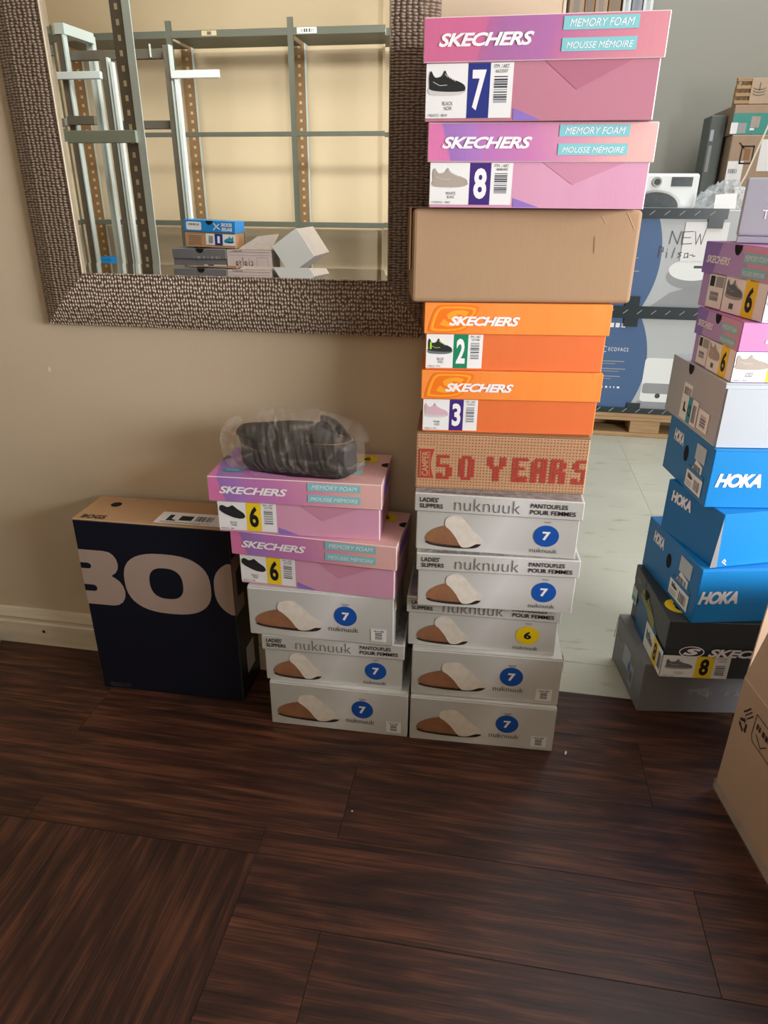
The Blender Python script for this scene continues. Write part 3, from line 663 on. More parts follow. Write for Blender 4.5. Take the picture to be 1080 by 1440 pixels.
x, y = sc(-.1417, 1.1736); pink('topmost pink shoe box of the tall stack, size 7 with a navy number block', x, y, -.0069, z, .335 * s_, .168, .1250, '7', 'navy_block', 'white_ink', 'shoe_black', 'shoe_white', ("BLACK", "NOIR"), "178267CS - BKW", "6633507", lidm='rose_lid', bodym='rose_card', lid_frac=.425)
# ---- left stack
z = .0005
nuk('silver slipper box on the floor beside the black boot box', -.4364, 1.1467, .0169, z, NH, False); z = up(z, NH)
nuk('silver lidded slipper box second from the floor in the shorter stack', -.4475, 1.1497, .0397, z, NH, True, D=.16); z = up(z, NH)
nuk('silver slipper box directly under the two pink boxes of the shorter stack', -.470, 1.1483, .0205, z, NH, False, D=.165); z = up(z, NH)
pink('pink shoe box size 6, the lower of the two atop the silver boxes', -.4987, 1.1578, -.0392, z, .335, .160, .1172, '6', 'yellow_block', 'black_ink', 'shoe_black', 'shoe_black', ("BLACK", "NOIR"), "100453/CS - BBK", "5277288", kind='clog', body_left=.014, show_top=True); z = up(z, .1172)
pink('pink shoe box size 6 with the bagged black clog lying on its lid', -.5306, 1.1472, .045, z, .335, .168, .1157, '6', 'yellow_block', 'black_ink', 'shoe_black', 'shoe_black', ("BLACK", "NOIR"), "100453/CS - BBK", "5277288", kind='clog', body_left=.014, show_top=True); ZL = up(z, .1157)
# ---- boot box
WB, HB, DB = .3444, .4399, .124
t = thing('boot_box', 'tall black boot box with a kraft top and huge grey letters, standing against the wall', 'box', (-.8662, 1.1964, .0005), .0659 - .05)
rbox('body', (0, 0, 0), (WB, DB, HB - .003), 'navy_card', t, edge='slate_card', bev=.0015); rbox('lid', (0, -.0006, HB - .003), (WB, DB, HB), 'bogs_kraft', t, edge='edge_kraft', bev=.001)
p = front(WB, DB, HB)
z0, z1 = HB * .525, HB * .835; zm = (z0 + z1) / 2
p.poly([(0.0005, z0), (.062, z0)] + [(.062 + .033 * math.sin(k / 8 * math.pi), z0 + .075 * (1 - math.cos(k / 8 * math.pi)) / 2) for k in range(1, 8)] + [(.068, zm + .008)] +
       [(.062 + .026 * math.sin(k / 8 * math.pi), zm + .008 + (z1 - zm - .008) * (1 - math.cos(k / 8 * math.pi)) / 2) for k in range(1, 8)] + [(.058, z1), (.0005, z1)], 'bogs_grey', 0)
p.poly([(0.0005, z0 + .034), (.022, z0 + .034)] + [(.022 + .008 * math.sin(k / 6 * math.pi), z0 + .034 + .016 * (1 - math.cos(k / 6 * math.pi)) / 2) for k in range(1, 6)] + [(.022, z0 + .05), (.0005, z0 + .05)], 'navy_card', 1)
p.poly([(0.0005, z1 - .046), (.018, z1 - .046)] + [(.018 + .007 * math.sin(k / 6 * math.pi), z1 - .046 + .014 * (1 - math.cos(k / 6 * math.pi)) / 2) for k in range(1, 6)] + [(.018, z1 - .032), (.0005, z1 - .032)], 'navy_card', 1)
def superoval(cx, cz, rx, rz, n=40, e=.78):
    return [(cx + rx * math.copysign(abs(math.cos(2 * math.pi * i / n)) ** e, math.cos(2 * math.pi * i / n)), cz + rz * math.copysign(abs(math.sin(2 * math.pi * i / n)) ** e, math.sin(2 * math.pi * i / n))) for i in range(n)]
p.done('letter', t); p = front(WB, DB, HB)
p.poly(superoval(.196, zm - .002, .0985, .074), 'bogs_grey', 0); p.poly(superoval(.194, zm, .038, .038), 'navy_card', 1)
p.done('letter', t); p = front(WB, DB, HB)
g = [q_ for q_ in superoval(.400, zm - .002, .0985, .074) if q_[0] < WB - .0008]
g.sort(key=lambda q_: q_[1]); p.poly([(WB - .0008, g[0][1])] + g + [(WB - .0008, g[-1][1])], 'bogs_grey', 0)
p.done('letter', t); p = front(WB, DB, HB)
p.text("100% RECYCLABLE", .018, .013, .07, .017, 'grey_ink', L=1); p.text("PLEASE RECYCLE", .018, .007, .066, .011, 'grey_ink', L=1); p.done('lettering', t)
p = top(HB); p.text("BOGS", .016, .006, .070, .024, 'brown_ink', bold=.04, L=1, space=1.05); p.rect(.176, .010, .335, .066, 'orange_ink', 0); p.rect(.178, .008, .335, .064, 'white_paper', 1)
p.poly([(.200, .050), (.210, .050), (.210, .030), (.220, .026), (.220, .022), (.199, .022)], 'black_ink', 2); p.rect(.226, .026, .254, .048, 'black_ink', 2); p.bars(.262, .026, .300, .050, 'black_ink', 14); p.rect(.19, .016, .30, .0175, 'grey_ink', 2); p.rect(.19, .012, .28, .0135, 'grey_ink', 2); p.done('shipping_label', t)
q = MB(); q.poly([(.058 + .012 * math.cos(k * math.pi / 8), .082 + .012 * math.sin(k * math.pi / 8), HB + .0006) for k in range(16)], 'hole_dark'); q.build('finger_hole', t)
p = right_end(WB); g2 = [(.03, z0 + .0), (.03, z1)]
p.poly([(0.001, zm - .07), (.055, zm - .07), (.055, zm - .035), (.02, zm - .03), (.02, zm + .03), (.055, zm + .04), (.055, zm + .07), (.001, zm + .07)], 'bogs_grey', 0)
p.rect(.04, .05, .09, .12, 'white_paper', 0); p.done('end_print', t)

# ---- clog in a plastic bag
def clog_on(parent, x0, y0, L_=.235, wd=.092):
    """open-back clog, heel towards +x"""
    n = 22; ring = []
    for i in range(n + 1):
        s = i / n; w = wd / 2 * (.62 + .38 * math.sin(min(1, s * 1.35) * math.pi / 2 + .1) if s < .5 else 1.0 - .16 * (s - .5) * 2)
        if s < .12: w *= math.sqrt(max(0.0, 1 - ((.12 - s) / .12) ** 2)) * .999 + .02
        if s > .86: w *= math.sqrt(max(0.0, 1 - ((s - .86) / .14) ** 2)) * .999 + .02
        ring.append((s * L_, w))
    outline = [(x, -w) for x, w in ring] + [(x, w) for x, w in ring[::-1]]
    N_ = len(outline)
    b = MB(); lv = []
    for z_, g in ((0, .93), (.005, .98), (.025, 1.0), (.042, .985), (.053, 1.01), (.062, .99), (.066, .96)):
        lift = lambda X: .010 * max(0, (.25 - X / L_) / .25) ** 1.5
        lv.append([((X - L_ / 2) * g + L_ / 2, Y * g, z_ + lift(X)) for X, Y in outline])
    vs = [v_ for r_ in lv for v_ in r_]; fs = []
    for k_ in range(len(lv) - 1):
        for i in range(N_): j = (i + 1) % N_; fs.append((k_ * N_ + i, k_ * N_ + j, (k_ + 1) * N_ + j, (k_ + 1) * N_ + i))
    fs.append(tuple(range(N_))[::-1])
    b.mesh(vs, fs, 'rubber_black'); b.build('outsole', parent, (x0, y0, 0), smooth=True)
    b = MB(); b.poly([((X - L_ / 2) * .955 + L_ / 2, Y * .94, .0668 + .010 * max(0, (.25 - X / L_) / .25) ** 1.5) for X, Y in outline], 'insole_tan'); b.build('insole', parent, (x0, y0, 0))
    b = MB(); rows = []; m_ = 14; K = 16
    for i in range(m_ + 1):
        s = .015 + .60 * i / m_; X = s * L_; lf = .010 * max(0, (.25 - s) / .25) ** 1.5; w = next(w2 for x2, w2 in ring if x2 >= X - 1e-6) * .985
        hgt = .008 + .026 * math.sin(min(1, s / .5) * math.pi / 2) ** .8
        rows.append([(X + .0 + (.02 * math.sin(math.pi * j / K) * (i / m_) ** 2), -w * math.cos(math.pi * j / K), .060 + lf + hgt * math.sin(math.pi * j / K) ** .75) for j in range(K + 1)])
    vs = [v_ for r_ in rows for v_ in r_]; w_ = K + 1
    fs = [(i * w_ + j, (i + 1) * w_ + j, (i + 1) * w_ + j + 1, i * w_ + j + 1) for i in range(m_) for j in range(K)]
    b.mesh(vs, fs, 'fabric_black'); o = b.build('upper', parent, (x0, y0, 0), smooth=True)
    md = o.modifiers.new('thick', 'SOLIDIFY'); md.thickness = .004; md.offset = -1
    b = MB(); rows = []   # low collar round the heel
    for i in range(13):
        t_ = -math.pi / 2 + math.pi * i / 12; cx = L_ * .66; cxx = cx + math.cos(t_) * L_ * .30; cy = math.sin(t_) * wd * .43
        hh = .032 * (1 - .95 * math.cos(t_) ** 2)
        rows.append([(cxx, cy, .062), (cxx - .002, cy * .97, .066 + hh * .6), (cxx - .008 * math.cos(t_), cy * .9, .069 + hh)])
    vs = [v_ for r_ in rows for v_ in r_]; fs = [(i * 3 + j, (i + 1) * 3 + j, (i + 1) * 3 + j + 1, i * 3 + j + 1) for i in range(12) for j in range(2)]
    b.mesh(vs, fs, 'fabric_black'); o = b.build('collar', parent, (x0, y0, 0), smooth=True); md = o.modifiers.new('thick', 'SOLIDIFY'); md.thickness = .005
t = thing('bagged_clog', 'black open-back clog wrapped in a crumpled clear plastic bag on the pink box', 'shoe', (-.498, 1.222, ZL + .0006), -.06)
clog_on(t, .012, 0.0)
def bag():
    nu, nv = 44, 20; vs = []; rr = random.Random(3)
    ph = [rr.uniform(0, 6.28) for _ in range(8)]
    for i in range(nu + 1):
        s = i / nu; X = -.022 + .288 * s
        env = max(.02, math.sin(min(1, max(0, (s + .01) / .16)) * math.pi / 2)) * max(.02, math.sin(min(1, max(0, (1.01 - s) / .10)) * math.pi / 2))
        hw = .061 * env ** .6; topz = .062 + .054 * math.sin(min(1, s / .45) * math.pi / 2) - .030 * max(0, s - .6) / .4; topz = topz if s > .08 else .075 + .3 * s
        bot = .0008 + (.055 * max(0, (.11 - s) / .11))
        for j in range(nv):
            a_ = 2 * math.pi * j / nv; c_, s_2 = math.cos(a_), math.sin(a_)
            sq = lambda q_: math.copysign(abs(q_) ** .6, q_)
            zc = (topz + bot) / 2; hz = (topz - bot) / 2 * env ** .3
            cr = 1 + .04 * math.sin(2.3 * s * 6.28 + ph[0] + 2 * a_) + .04 * math.sin(3 * a_ + 9 * s + ph[1]) + .035 * rr.uniform(-1, 1)
            Z = max(.0007, zc + hz * sq(s_2) * (cr if s_2 > -.3 else 1)); vs.append((X + .003 * rr.uniform(-1, 1), hw * sq(c_) * cr, Z))
    fs = [(i * nv + j, i * nv + (j + 1) % nv, (i + 1) * nv + (j + 1) % nv, (i + 1) * nv + j) for i in range(nu) for j in range(nv)]
    b = MB(); b.mesh(vs, fs, 'bag_film'); return b
bag().build('plastic_bag', t, smooth=False)

# ================================================================= MIRROR
YM = 1.315
FXL, FXR, FZB, FZT = -.923, -.134, .820, 1.98
IXL, IXR, IZB, IZT = -.817, -.2135, .9225, 1.878
t = thing('wall_mirror', 'large rectangular wall mirror in a wide hammered bronze frame', 'mirror', (0, 0, 0))
def rail(o0, o1, i0, i1, m):
    """mitred frame member; outer line o0-o1, inner line i0-i1 (x,z)"""
    prof_ = [(0.0, YW - .0005), (0.0, 1.326), (.10, 1.320), (.35, 1.311), (.75, 1.308), (.965, 1.309), (.972, 1.313)]
    b = MB(); n = len(prof_)
    pt = lambda A, B, k_: (A[0] + (B[0] - A[0]) * k_, A[1] + (B[1] - A[1]) * k_)
    vs = []
    for A, B in ((o0, i0), (o1, i1)):
        for k_, y_ in prof_: q_ = pt(A, B, k_); vs.append((q_[0], y_, q_[1]))
    fs = [(i, i + 1, n + i + 1, n + i) for i in range(n - 1)]; b.mesh(vs, fs, m)
    b.build('frame_rail', t)
    b = MB(); vs = []
    for A, B in ((o0, i0), (o1, i1)):
        for k_, y_ in ((.966, 1.3095), (.972, 1.307), (.988, 1.307), (1.0, 1.309), (1.0, 1.3165)): q_ = pt(A, B, k_); vs.append((q_[0], y_, q_[1]))
    b.mesh(vs, [(i, i + 1, 6 + i, 5 + i) for i in range(4)], 'frame_lip' if m == 'hammered_side' else 'hammered_rail'); b.build('inner_bead', t)
rail((FXL, FZB), (FXL, FZT), (IXL, IZB), (IXL, IZT), 'hammered_side'); rail((FXR, FZT), (FXR, FZB), (IXR, IZT), (IXR, IZB), 'hammered_side')
rail((FXR, FZB), (FXL, FZB), (IXR, IZB), (IXL, IZB), 'hammered_rail'); rail((FXL, FZT), (FXR, FZT), (IXL, IZT), (IXR, IZT), 'hammered_rail')
BV = .019; dy = BV * math.tan(rad(1.25))
q = MB(); a0 = [(IXL, IZB), (IXR, IZB), (IXR, IZT), (IXL, IZT)]; a1 = [(IXL + BV * .4, IZB + BV), (IXR - BV * .4, IZB + BV), (IXR - BV * .4, IZT - BV), (IXL + BV * .4, IZT - BV)]
q.poly([(x, YM, z_) for x, z_ in a1], 'mirror_silver'); q.build('mirror_glass', t)
q = MB()
for i in range(4):
    j = (i + 1) % 4; q.poly([(a0[i][0], YM - dy, a0[i][1]), (a0[j][0], YM - dy, a0[j][1]), (a1[j][0], YM, a1[j][1]), (a1[i][0], YM, a1[i][1])], 'mirror_silver')
q.build('glass_bevel', t)
q = MB(); q.box((FXL + .02, YM + .003, FZB + .02), (FXR - .02, YW - .001, FZT - .02), 'kraft_dark'); q.build('backing_board', t)

# ================================================================= FAR-RIGHT STACK (near corner = origin, long side to the right)
def cuboid(name, label, x, y, a, z, W_, D, h, body, lidm=None, lid_frac=.4, group=None, edge=None, hinged=False, cat='box'):
    t = thing(name, label, cat, (x, y, z), a, group)
    if lidm and not hinged:
        rbox('body', (.003, .003, 0), (W_ - .003, D - .003, h - .002), body, t, edge=edge, open_top=True)
        rbox('lid', (0, 0, h * (1 - lid_frac)), (W_, D, h), lidm, t, edge=edge, bev=.0012)
    else:
        rbox('body', (0, 0, 0), (W_, D, h - .003), body, t, edge=edge, bev=.0015); rbox('lid', (0, 0, h - .003), (W_, D, h), lidm or body, t, edge=edge, bev=.001)
    return t
TZ = [.1304, .1397, .1249, .1159, .1185, .1228, .1079, .122]
z = .0005
# T8 grey box on floor
t = cuboid('grey_shoe_box', 'dark grey shoe box on the floor at the bottom of the stack in the doorway', .3674, 1.3272, .1411, z, .335, .2031, TZ[0], 'ash_card')
p = front(0, 0, 0); p.text("TED BAKER", .105, .050, .285, .060, 'light_grey_ink', space=1.8, bold=-.005); p.done('lettering', t)
p = left_end(.2031); p.rect(.070, .045, .118, .095, 'lilac_grey_card', 0); p.rect(.122, .020, .150, .075, 'lilac_grey_card', 0); p.rect(.112, .050, .124, .070, 'blue_dot', 1); p.bars(.127, .03, .146, .06, 'barcode', 7); p.bars(.02, .07, .06, .078, 'light_grey_ink', 9, L=1); p.done('end_label', t)
q = MB(); q.mesh([(-.0012, .2031, .12), (-.0012, .2031, .06), (.0, .216, .055), (.002, .207, .12)], [(0, 1, 2, 3), (3, 2, 1, 0)], 'edge_grey'); q.build('tuck_flap', t)
z = up(z, TZ[0])
# T7 slate box size 8
t = cuboid('slate_sneaker_box', 'black shoe box size 8 with yellow number blocks, under the blue boxes', .3878, 1.2866, .1054, z, .335, .2457, TZ[1], 'slate_card', 'slate_card', .5, edge='slate_card')
p = front(0, 0, 0, y=.003, lift=.004); p.rect(.000, .001, .140, .056, 'white_paper', 0); p.rect(.070, .001, .107, .056, 'yellow_block', 1); p.text('8', .079, .008, .098, .050, 'black_ink', bold=.04); shoe(p, .008, .022, .064, .048, 'shoe_grey', 'light_grey_ink'); p.text("CHARCOAL", .028, .013, .048, .016, 'grey_ink'); p.text("CHARBON", .028, .009, .048, .012, 'grey_ink'); p.text("232455/CS - CHAR", .004, .003, .03, .006, 'grey_ink'); p.bars(.112, .010, .132, .035, 'barcode', 10, vertical=False); p.text("ITM./ART.", .114, .049, .134, .053, 'grey_ink'); p.text("1682436", .116, .043, .132, .047, 'grey_ink'); p.done('size_label', t)
p = front(0, 0, 0, lift=.0035)
p.text("SKECHERS", .089, .0575, .262, .0775, 'white_ink', bold=.04, shear=.32, space=.95)
p.ring(.055, .068, .026, .014, .0022, 'white_ink', 0, a0=0, a1=6.28); p.text("S", .037, .060, .074, .077, 'white_ink', bold=.06, shear=.3); p.done('lettering', t)
p = left_end(.2457)
p.poly([(.05, .136), (.19, .07), (.17, .0), (.05, .0)], 'slate_blue_patch', 0); p.poly([(.0, .139), (.08, .139), (.06, .09), (0, .1)], 'slate_card', 1)
p.poly([(.055, .11), (.10, .115), (.165, .085), (.165, .055), (.11, .08), (.06, .09)], 'olive_ink', 1)
p.text("ULTRA", .02, .108, .045, .118, 'light_grey_ink', L=2); p.text("RELAXED", .065, .094, .15, .104, 'slate_card', L=2, shear=-.3)
p.rect(.0, .045, .035, .085, 'pale_grey_card', 1); p.rect(.003, .05, .03, .06, 'teal_card', 2)
p.rect(.125, .001, .2455, .062, 'white_paper', 2); p.rect(.185, .001, .218, .062, 'yellow_block', 3); p.text('8', .192, .010, .211, .054, 'black_ink', L=4, bold=.04); shoe(p, .135, .024, .180, .052, 'shoe_grey', 'light_grey_ink', L=3); p.bars(.222, .012, .242, .05, 'barcode', 10, L=3); p.done('end_print', t)
p = top(TZ[1]); p.oval(.035, .060, .028, .028, 'yellow_dot', 0); p.text('8', .026, .042, .046, .078, 'black_ink', L=1, bold=.04); p.done('top_print', t)
q = MB(); q.poly([(-.0012, .15 + .014 * math.cos(k * math.pi / 7), .118 - .02 * math.sin(k * math.pi / 7)) for k in range(8)], 'hole_dark'); q.build('finger_notch', t)
z = up(z, TZ[1])
# blue boxes
def blue(label, x, y, a, z, D, h, style):
    t = cuboid('blue_shoe_box', label, x, y, a, z, .335, D, h, 'blue_card', 'blue_card', hinged=True, group='blue shoe boxes')
    p = left_end(D)
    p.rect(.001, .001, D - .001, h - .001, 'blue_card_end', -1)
    p.text("HOKA", .035 if style != 'mid' else .02, h * .64, .088 if style != 'mid' else .09, h * .86, 'white_ink', bold=.05, shear=.1, space=.92, L=1)
    if style != 'mid':
        p.oval(D * .47, h * .58, .011, .017, 'hole_dark', 1)
        p.rect(D * .66, h * .62, D * .86, h * .90, 'pale_grey_card', 2); p.bars(D * .69, h * .72, D * .82, h * .8, 'grey_ink', 9, L=1)
        p.poly([(D * .64, h * .42), (D * .84, h * .36), (D * .84, h * .58), (D * .7, h * .62)], 'white_paper', 2); p.bars(D * .67, h * .44, D * .81, h * .54, 'barcode', 10, L=3)
        p.rect(D * .56, h * .08, D * .90, h * .44, 'white_paper', 4); p.rect(D * .56, h * .37, D * .90, h * .44, 'blue_card_end', 5); p.bars(D * .74, h * .12, D * .87, h * .30, 'barcode', 9, L=5); shoe(p, D * .60, h * .24, D * .70, h * .34, 'shoe_black', 'shoe_grey', L=5)
        for k_ in range(3): p.rect(D * .58, h * (.11 + .035 * k_), D * .70, h * (.125 + .035 * k_), 'light_grey_ink', 5)
    p.done('end_print', t)
    p = front(0, 0, 0)
    if style == 'mid':
        p.stroke([(.016, .012), (.02, .018), (.024, .013), (.019, .010), (.026, .006)], .0022, 'white_ink')
    else: p.text("HOKA", .012 if style == 'top' else .004, h * .36, .10 if style == 'top' else .086, h * .60, 'white_ink', bold=.05, shear=.25, space=.92)
    p.done('lettering', t); return t
t = blue('lowest of the three blue shoe boxes, resting on the black size 8 box', .4271, 1.284, .2198, z, .2546, TZ[2], 'low')
p = top(TZ[2]); p.rect(.012, .10, .03, .175, 'pale_grey_card'); p.done('top_sticker', t)
z = up(z, TZ[2])
t = blue('middle blue shoe box, turned askew with a pale gap open at its corner', .4482, 1.2937, .3594, z, .19, TZ[3], 'mid')
q = MB(); q.mesh([(-.001, -.0015, TZ[3] - .006), (-.009, -.0015, .002), (.006, -.0015, .002)], [(0, 1, 2), (2, 1, 0)], 'edge_grey'); q.build('open_flap', t)
z = up(z, TZ[3])
blue('uppermost of the three blue shoe boxes, right under the pale grey box', .415, 1.3218, .1482, z, .2307, TZ[4], 'top'); z = up(z, TZ[4])
# T3 pale grey
h = TZ[5]
t = cuboid('pale_grey_shoe_box', 'pale grey shoe box with a small boot sticker, between the blue and the purple boxes', .4127, 1.337, .1435, z, .335, .2639, h, 'pale_grey_card', 'pale_grey_card', hinged=True)
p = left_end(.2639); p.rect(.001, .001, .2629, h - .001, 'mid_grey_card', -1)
p.rect(.085, .045, .130, .083, 'white_paper', 1); p.bars(.092, .058, .125, .075, 'barcode', 10); p.rect(.085, .008, .172, .060, 'white_paper', 3); p.rect(.122, .008, .142, .060, 'teal_oval', 4); p.text("12", .125, .022, .139, .044, 'black_ink', L=5, bold=.02); p.poly([(.100, .045), (.106, .045), (.107, .033), (.116, .028), (.116, .025), (.100, .025)], 'black_ink', 4); p.bars(.148, .014, .166, .05, 'barcode', 8, L=4)
p.rect(.178, .012, .228, .052, 'white_paper', 3); p.bars(.190, .018, .216, .042, 'barcode', 10, L=4, vertical=False); p.done('end_label', t)
q = MB(); q.poly([(-.0012, .16 + .013 * math.cos(k * math.pi / 7), h - .001 - .02 * math.sin(k * math.pi / 7)) for k in range(8)], 'hole_dark'); q.build('finger_notch', t)
q = MB(); q.box((.004, -.004, .0005), (.335, -.001, h - .01), 'pale_grey_card'); q.build('front_flap', t)
z = up(z, TZ[5])
def violet(label, x, y, a, z, D, h, up_, sole):
    t = cuboid('purple_sneaker_box', label, x, y, a, z, .335, D, h, 'purple_card', 'violet_lid', .48, group='pink and purple shoe boxes', edge='violet_patch')
    lh = h * .48; bh = h - lh
    p = left_end(D); p.rect(.001, h - lh, D - .001, h - .001, 'purple_card', 0)
    p.poly([(.001, h - .001), (D * .26, h - .001), (D * .18, h - lh), (.001, h - lh)], 'violet_patch', 1)
    p.poly([(D * .55, h - .001), (D - .001, h - .001), (D - .001, h - lh), (D * .75, h - lh)], 'pink_card', 1)
    p.text("SKECHERS", D * .06, h - lh * .66, D * .42, h - lh * .42, 'white_ink', bold=.035, shear=.32, L=3)
    p.rect(D * .60, h - lh * .50, D * .93, h - lh * .22, 'teal_banner', 2); p.text("MEMORY FOAM", D * .62, h - lh * .44, D * .91, h - lh * .28, 'white_ink', L=3)
    p.rect(D * .60, h - lh * .92, D * .93, h - lh * .64, 'teal_banner', 2); p.text("MOUSSE MÉMOIRE", D * .62, h - lh * .86, D * .91, h - lh * .70, 'white_ink', L=3)
    p.done('end_print', t)
    p = Print((.003, D, 0), (0, -1, 0), (0, 0, 1), (-1, 0, 0), .0035)
    p.rect(D * .16, .003, D * .40, bh * 1.05, 'white_paper', 0); p.bars(D * .21, .016, D * .34, bh * .5, 'barcode', 10, L=2, vertical=False)
    p.rect(D * .18, bh * .66, D * .25, bh * .96, 'black_ink', 1); p.rect(D * .27, bh * .66, D * .39, bh * .96, 'light_grey_ink', 1)
    p.rect(D * .41, .001, D - .004, bh * 1.05, 'white_paper', 0); p.rect(D * .70, .001, D * .86, bh * 1.05, 'yellow_block', 1); p.text('6', D * .735, .010, D * .83, bh * .86, 'black_ink', bold=.035)
    shoe(p, D * .44, bh * .42, D * .68, bh * .96, up_, sole); p.rect(D * .52, bh * .14, D * .58, bh * .30, 'grey_ink', 1); p.done('size_label', t)
    p = front(0, 0, 0); p.text("SKECHERS", .045, h - lh * .72, .18, h - lh * .36, 'white_ink', bold=.035, shear=.32); p.done('lettering', t)
    p = front(0, 0, 0, y=.003, lift=.001); p.rect(0, .001, .13, bh - .001, 'white_paper', 0); shoe(p, .002, bh * .42, .062, bh * .9, up_, sole); p.text("WHITE", .024, bh * .26, .038, bh * .33, 'grey_ink'); p.text("BLANC", .024, bh * .18, .038, bh * .25, 'grey_ink'); p.text("117209/CS - WNT", .0, bh * .04, .03, bh * .09, 'grey_ink'); p.rect(.062, .001, .095, bh - .001, 'yellow_block', 1); p.text('6', .07, .008, .088, bh * .86, 'black_ink', bold=.035); p.done('front_label', t)
    q = MB(); q.poly([(-.0012, D * .5 + .013 * math.cos(k * math.pi / 7), h - .001 - .018 * math.sin(k * math.pi / 7)) for k in range(8)], 'hole_dark'); q.build('finger_notch', t)
    return t
violet('purple and pink shoe box size 6 resting on the pale grey box', .4209, 1.3392, .1465, z, .20, TZ[6], 'shoe_taupe', 'shoe_taupe'); z = up(z, TZ[6])
violet('purple shoe box size 6 with a dark grey sneaker label, under the topmost grey box', .4483, 1.3302, .2456, z, .24, TZ[7], 'shoe_grey', 'light_grey_ink'); z = up(z, TZ[7])
t = thing('lilac_grey_shoe_box', 'lilac grey shoe box with white letters, topmost of the stack in the doorway', 'box', (.4170, 1.475, z + .0004), -.28)
rbox('body', (0.002, 0.002, 0), (.30, .13, .012), 'lilac_grey_card', t); rbox('lid', (0, 0, .0125), (.302, .132, .110), 'lilac_grey_card', t, bev=.004, seg=2)
p = front(0, 0, 0); p.text("TED BAKER", .036, .042, .20, .057, 'white_ink', space=1.6, bold=-.005); p.done('lettering', t)

# ---- open carton at the right edge
t = thing('open_carton', 'large open brown carton on the wood floor at the right edge', 'box', (.4825, 1.12, .0005), math.atan2(-.986, .165))
# local x runs toward the camera along the visible face, local y points right/away
LW, LD, LH = .45, .38, .27
rbox('body', (0, 0, 0), (LW, LD, LH), 'kraft_grey', t, open_top=True, t=.004, bev=.003, edge='edge_kraft')
def flap(pts): q = MB(); q.mesh(pts + [(x, y_, z_) for x, y_, z_ in pts], [(0, 1, 2, 3)], 'kraft_grey'); o = q.build('flap', t); md = o.modifiers.new('thick', 'SOLIDIFY'); md.thickness = .004
flap([(.0, .002, LH), (LW, .002, LH), (LW, .03, LH + .17), (.008, .03, LH + .17)])
flap([(.002, .002, LH), (.002, LD, LH), (-.08, LD - .02, LH + .14), (-.08, .06, LH + .14)][::-1])
flap([(.0, LD - .002, LH), (LW, LD - .002, LH), (LW, LD + .03, LH + .17), (.0, LD + .03, LH + .17)])
p = Print((0, 0, 0), (1, 0, 0), (0, 0, 1), (0, -1, 0))
for k_ in range(3):
    a_ = k_ * 2.094 + .5; cx, cz = .036, .190
    c_, s_2 = math.cos(a_), math.sin(a_)
    T = lambda u_, v_: (cx + u_ * c_ - v_ * s_2, cz + u_ * s_2 + v_ * c_)
    p.poly([T(-.009, .006), T(.004, .006), T(.004, .003), T(.011, .009), T(.004, .015), T(.004, .012), T(-.009, .012)], 'brown_ink', 0)
p.stroke([(.030, .215), (.046, .235)], .003, 'brown_ink'); p.stroke([(.036, .212), (.052, .232)], .002, 'brown_ink'); p.stroke([(.042, .208), (.058, .228)], .002, 'brown_ink')
p.stroke([(.066, .240), (.130, .240), (.130, .185), (.072, .185), (.066, .195), (.066, .240)], .0016, 'brown_ink'); p.bars(.074, .215, .120, .226, 'brown_ink', 6); p.stroke([(.078, .205), (.098, .192), (.112, .206)], .002, 'brown_ink')
p.done('recycling_print', t)
q = MB(); q.mesh([(.001, -.0025, .0), (.030, -.0025, .0), (.45, -.0025, .0), (.45, -.0025, .026), (.0, -.0025, .026), (-.0025, .02, .026), (-.0025, .02, 0)], [(0, 2, 3, 4), (0, 4, 5, 6)], 'clear_tape'); q.build('tape', t)
q = MB(); q.mesh([(.005, -.001, LH - .005), (.03, -.003, LH - .045), (-.09, -.045, LH - .10)], [(0, 1, 2)], 'clear_tape')
# ---- loose clear tape across the grey box
q = MB(); q.mesh([(.453, 1.300, .0950), (.500, 1.298, .1085), (.500, 1.2985, .078), (.478, 1.2995, .090)], [(0, 3, 2, 1)], 'clear_tape')
o = q.build('loose_tape'); o.parent = bpy.data.objects['grey_shoe_box']; o.matrix_parent_inverse = Matrix.LocRotScale(o.parent.location, o.parent.rotation_euler, None).inverted()

# ================================================================= WAREHOUSE CONTENTS
t = thing('wooden_pallet', 'light wooden pallet on the grey floor under the robot vacuum cartons', 'pallet', (.30, 3.42, 0))
for i in range(3): rbox('deck_board', (.0, .0 + i * .225, .098), (1.1, .11 + i * .225, .118), 'pine', t, bev=.002)
for x_ in (0.0, .355, .96):
    for y_ in (0, .225, .43): rbox('block', (x_, y_ + .005, .020), (x_ + .14, y_ + .14, .080), 'pine', t, bev=.002)
for y_ in (0, .225, .43): rbox('stringer', (0, y_, .081), (1.1, y_ + .14, .0975), 'pine', t, bev=.002)
for y_ in (0, .225, .43): rbox('bottom_board', (0, y_, .0005), (1.1, y_ + .14, .0195), 'pine', t, bev=.002)
def vacbox(label, x, y, z, W_, D, h, strap_lo):
    t = thing('vacuum_carton', label, 'box', (x, y, z), 0, 'cartons strapped on the pallet')
    rbox('body', (0, 0, 0), (W_, D, h), 'vacuum_photo', t, bev=.004)
    p = front(W_, D, h, lift=.001)
    R_ = .45; cx, cz = .32 - R_ + .055, h * .52
    n = 24; arc = []
    for i in range(n + 1):
        zz = h * i / n; arc.append((cx + math.sqrt(R_ * R_ - (zz - cz) ** 2), zz))
    p.poly([(.0005, .0005)] + arc + [(.0005, h - .0005)], 'vacuum_blue', 0)
    return t, p
Y3 = 3.43
t, p = vacbox('lower blue and grey robot vacuum carton standing on the pallet', .31, Y3, .1185, .86, .55, .458, True)
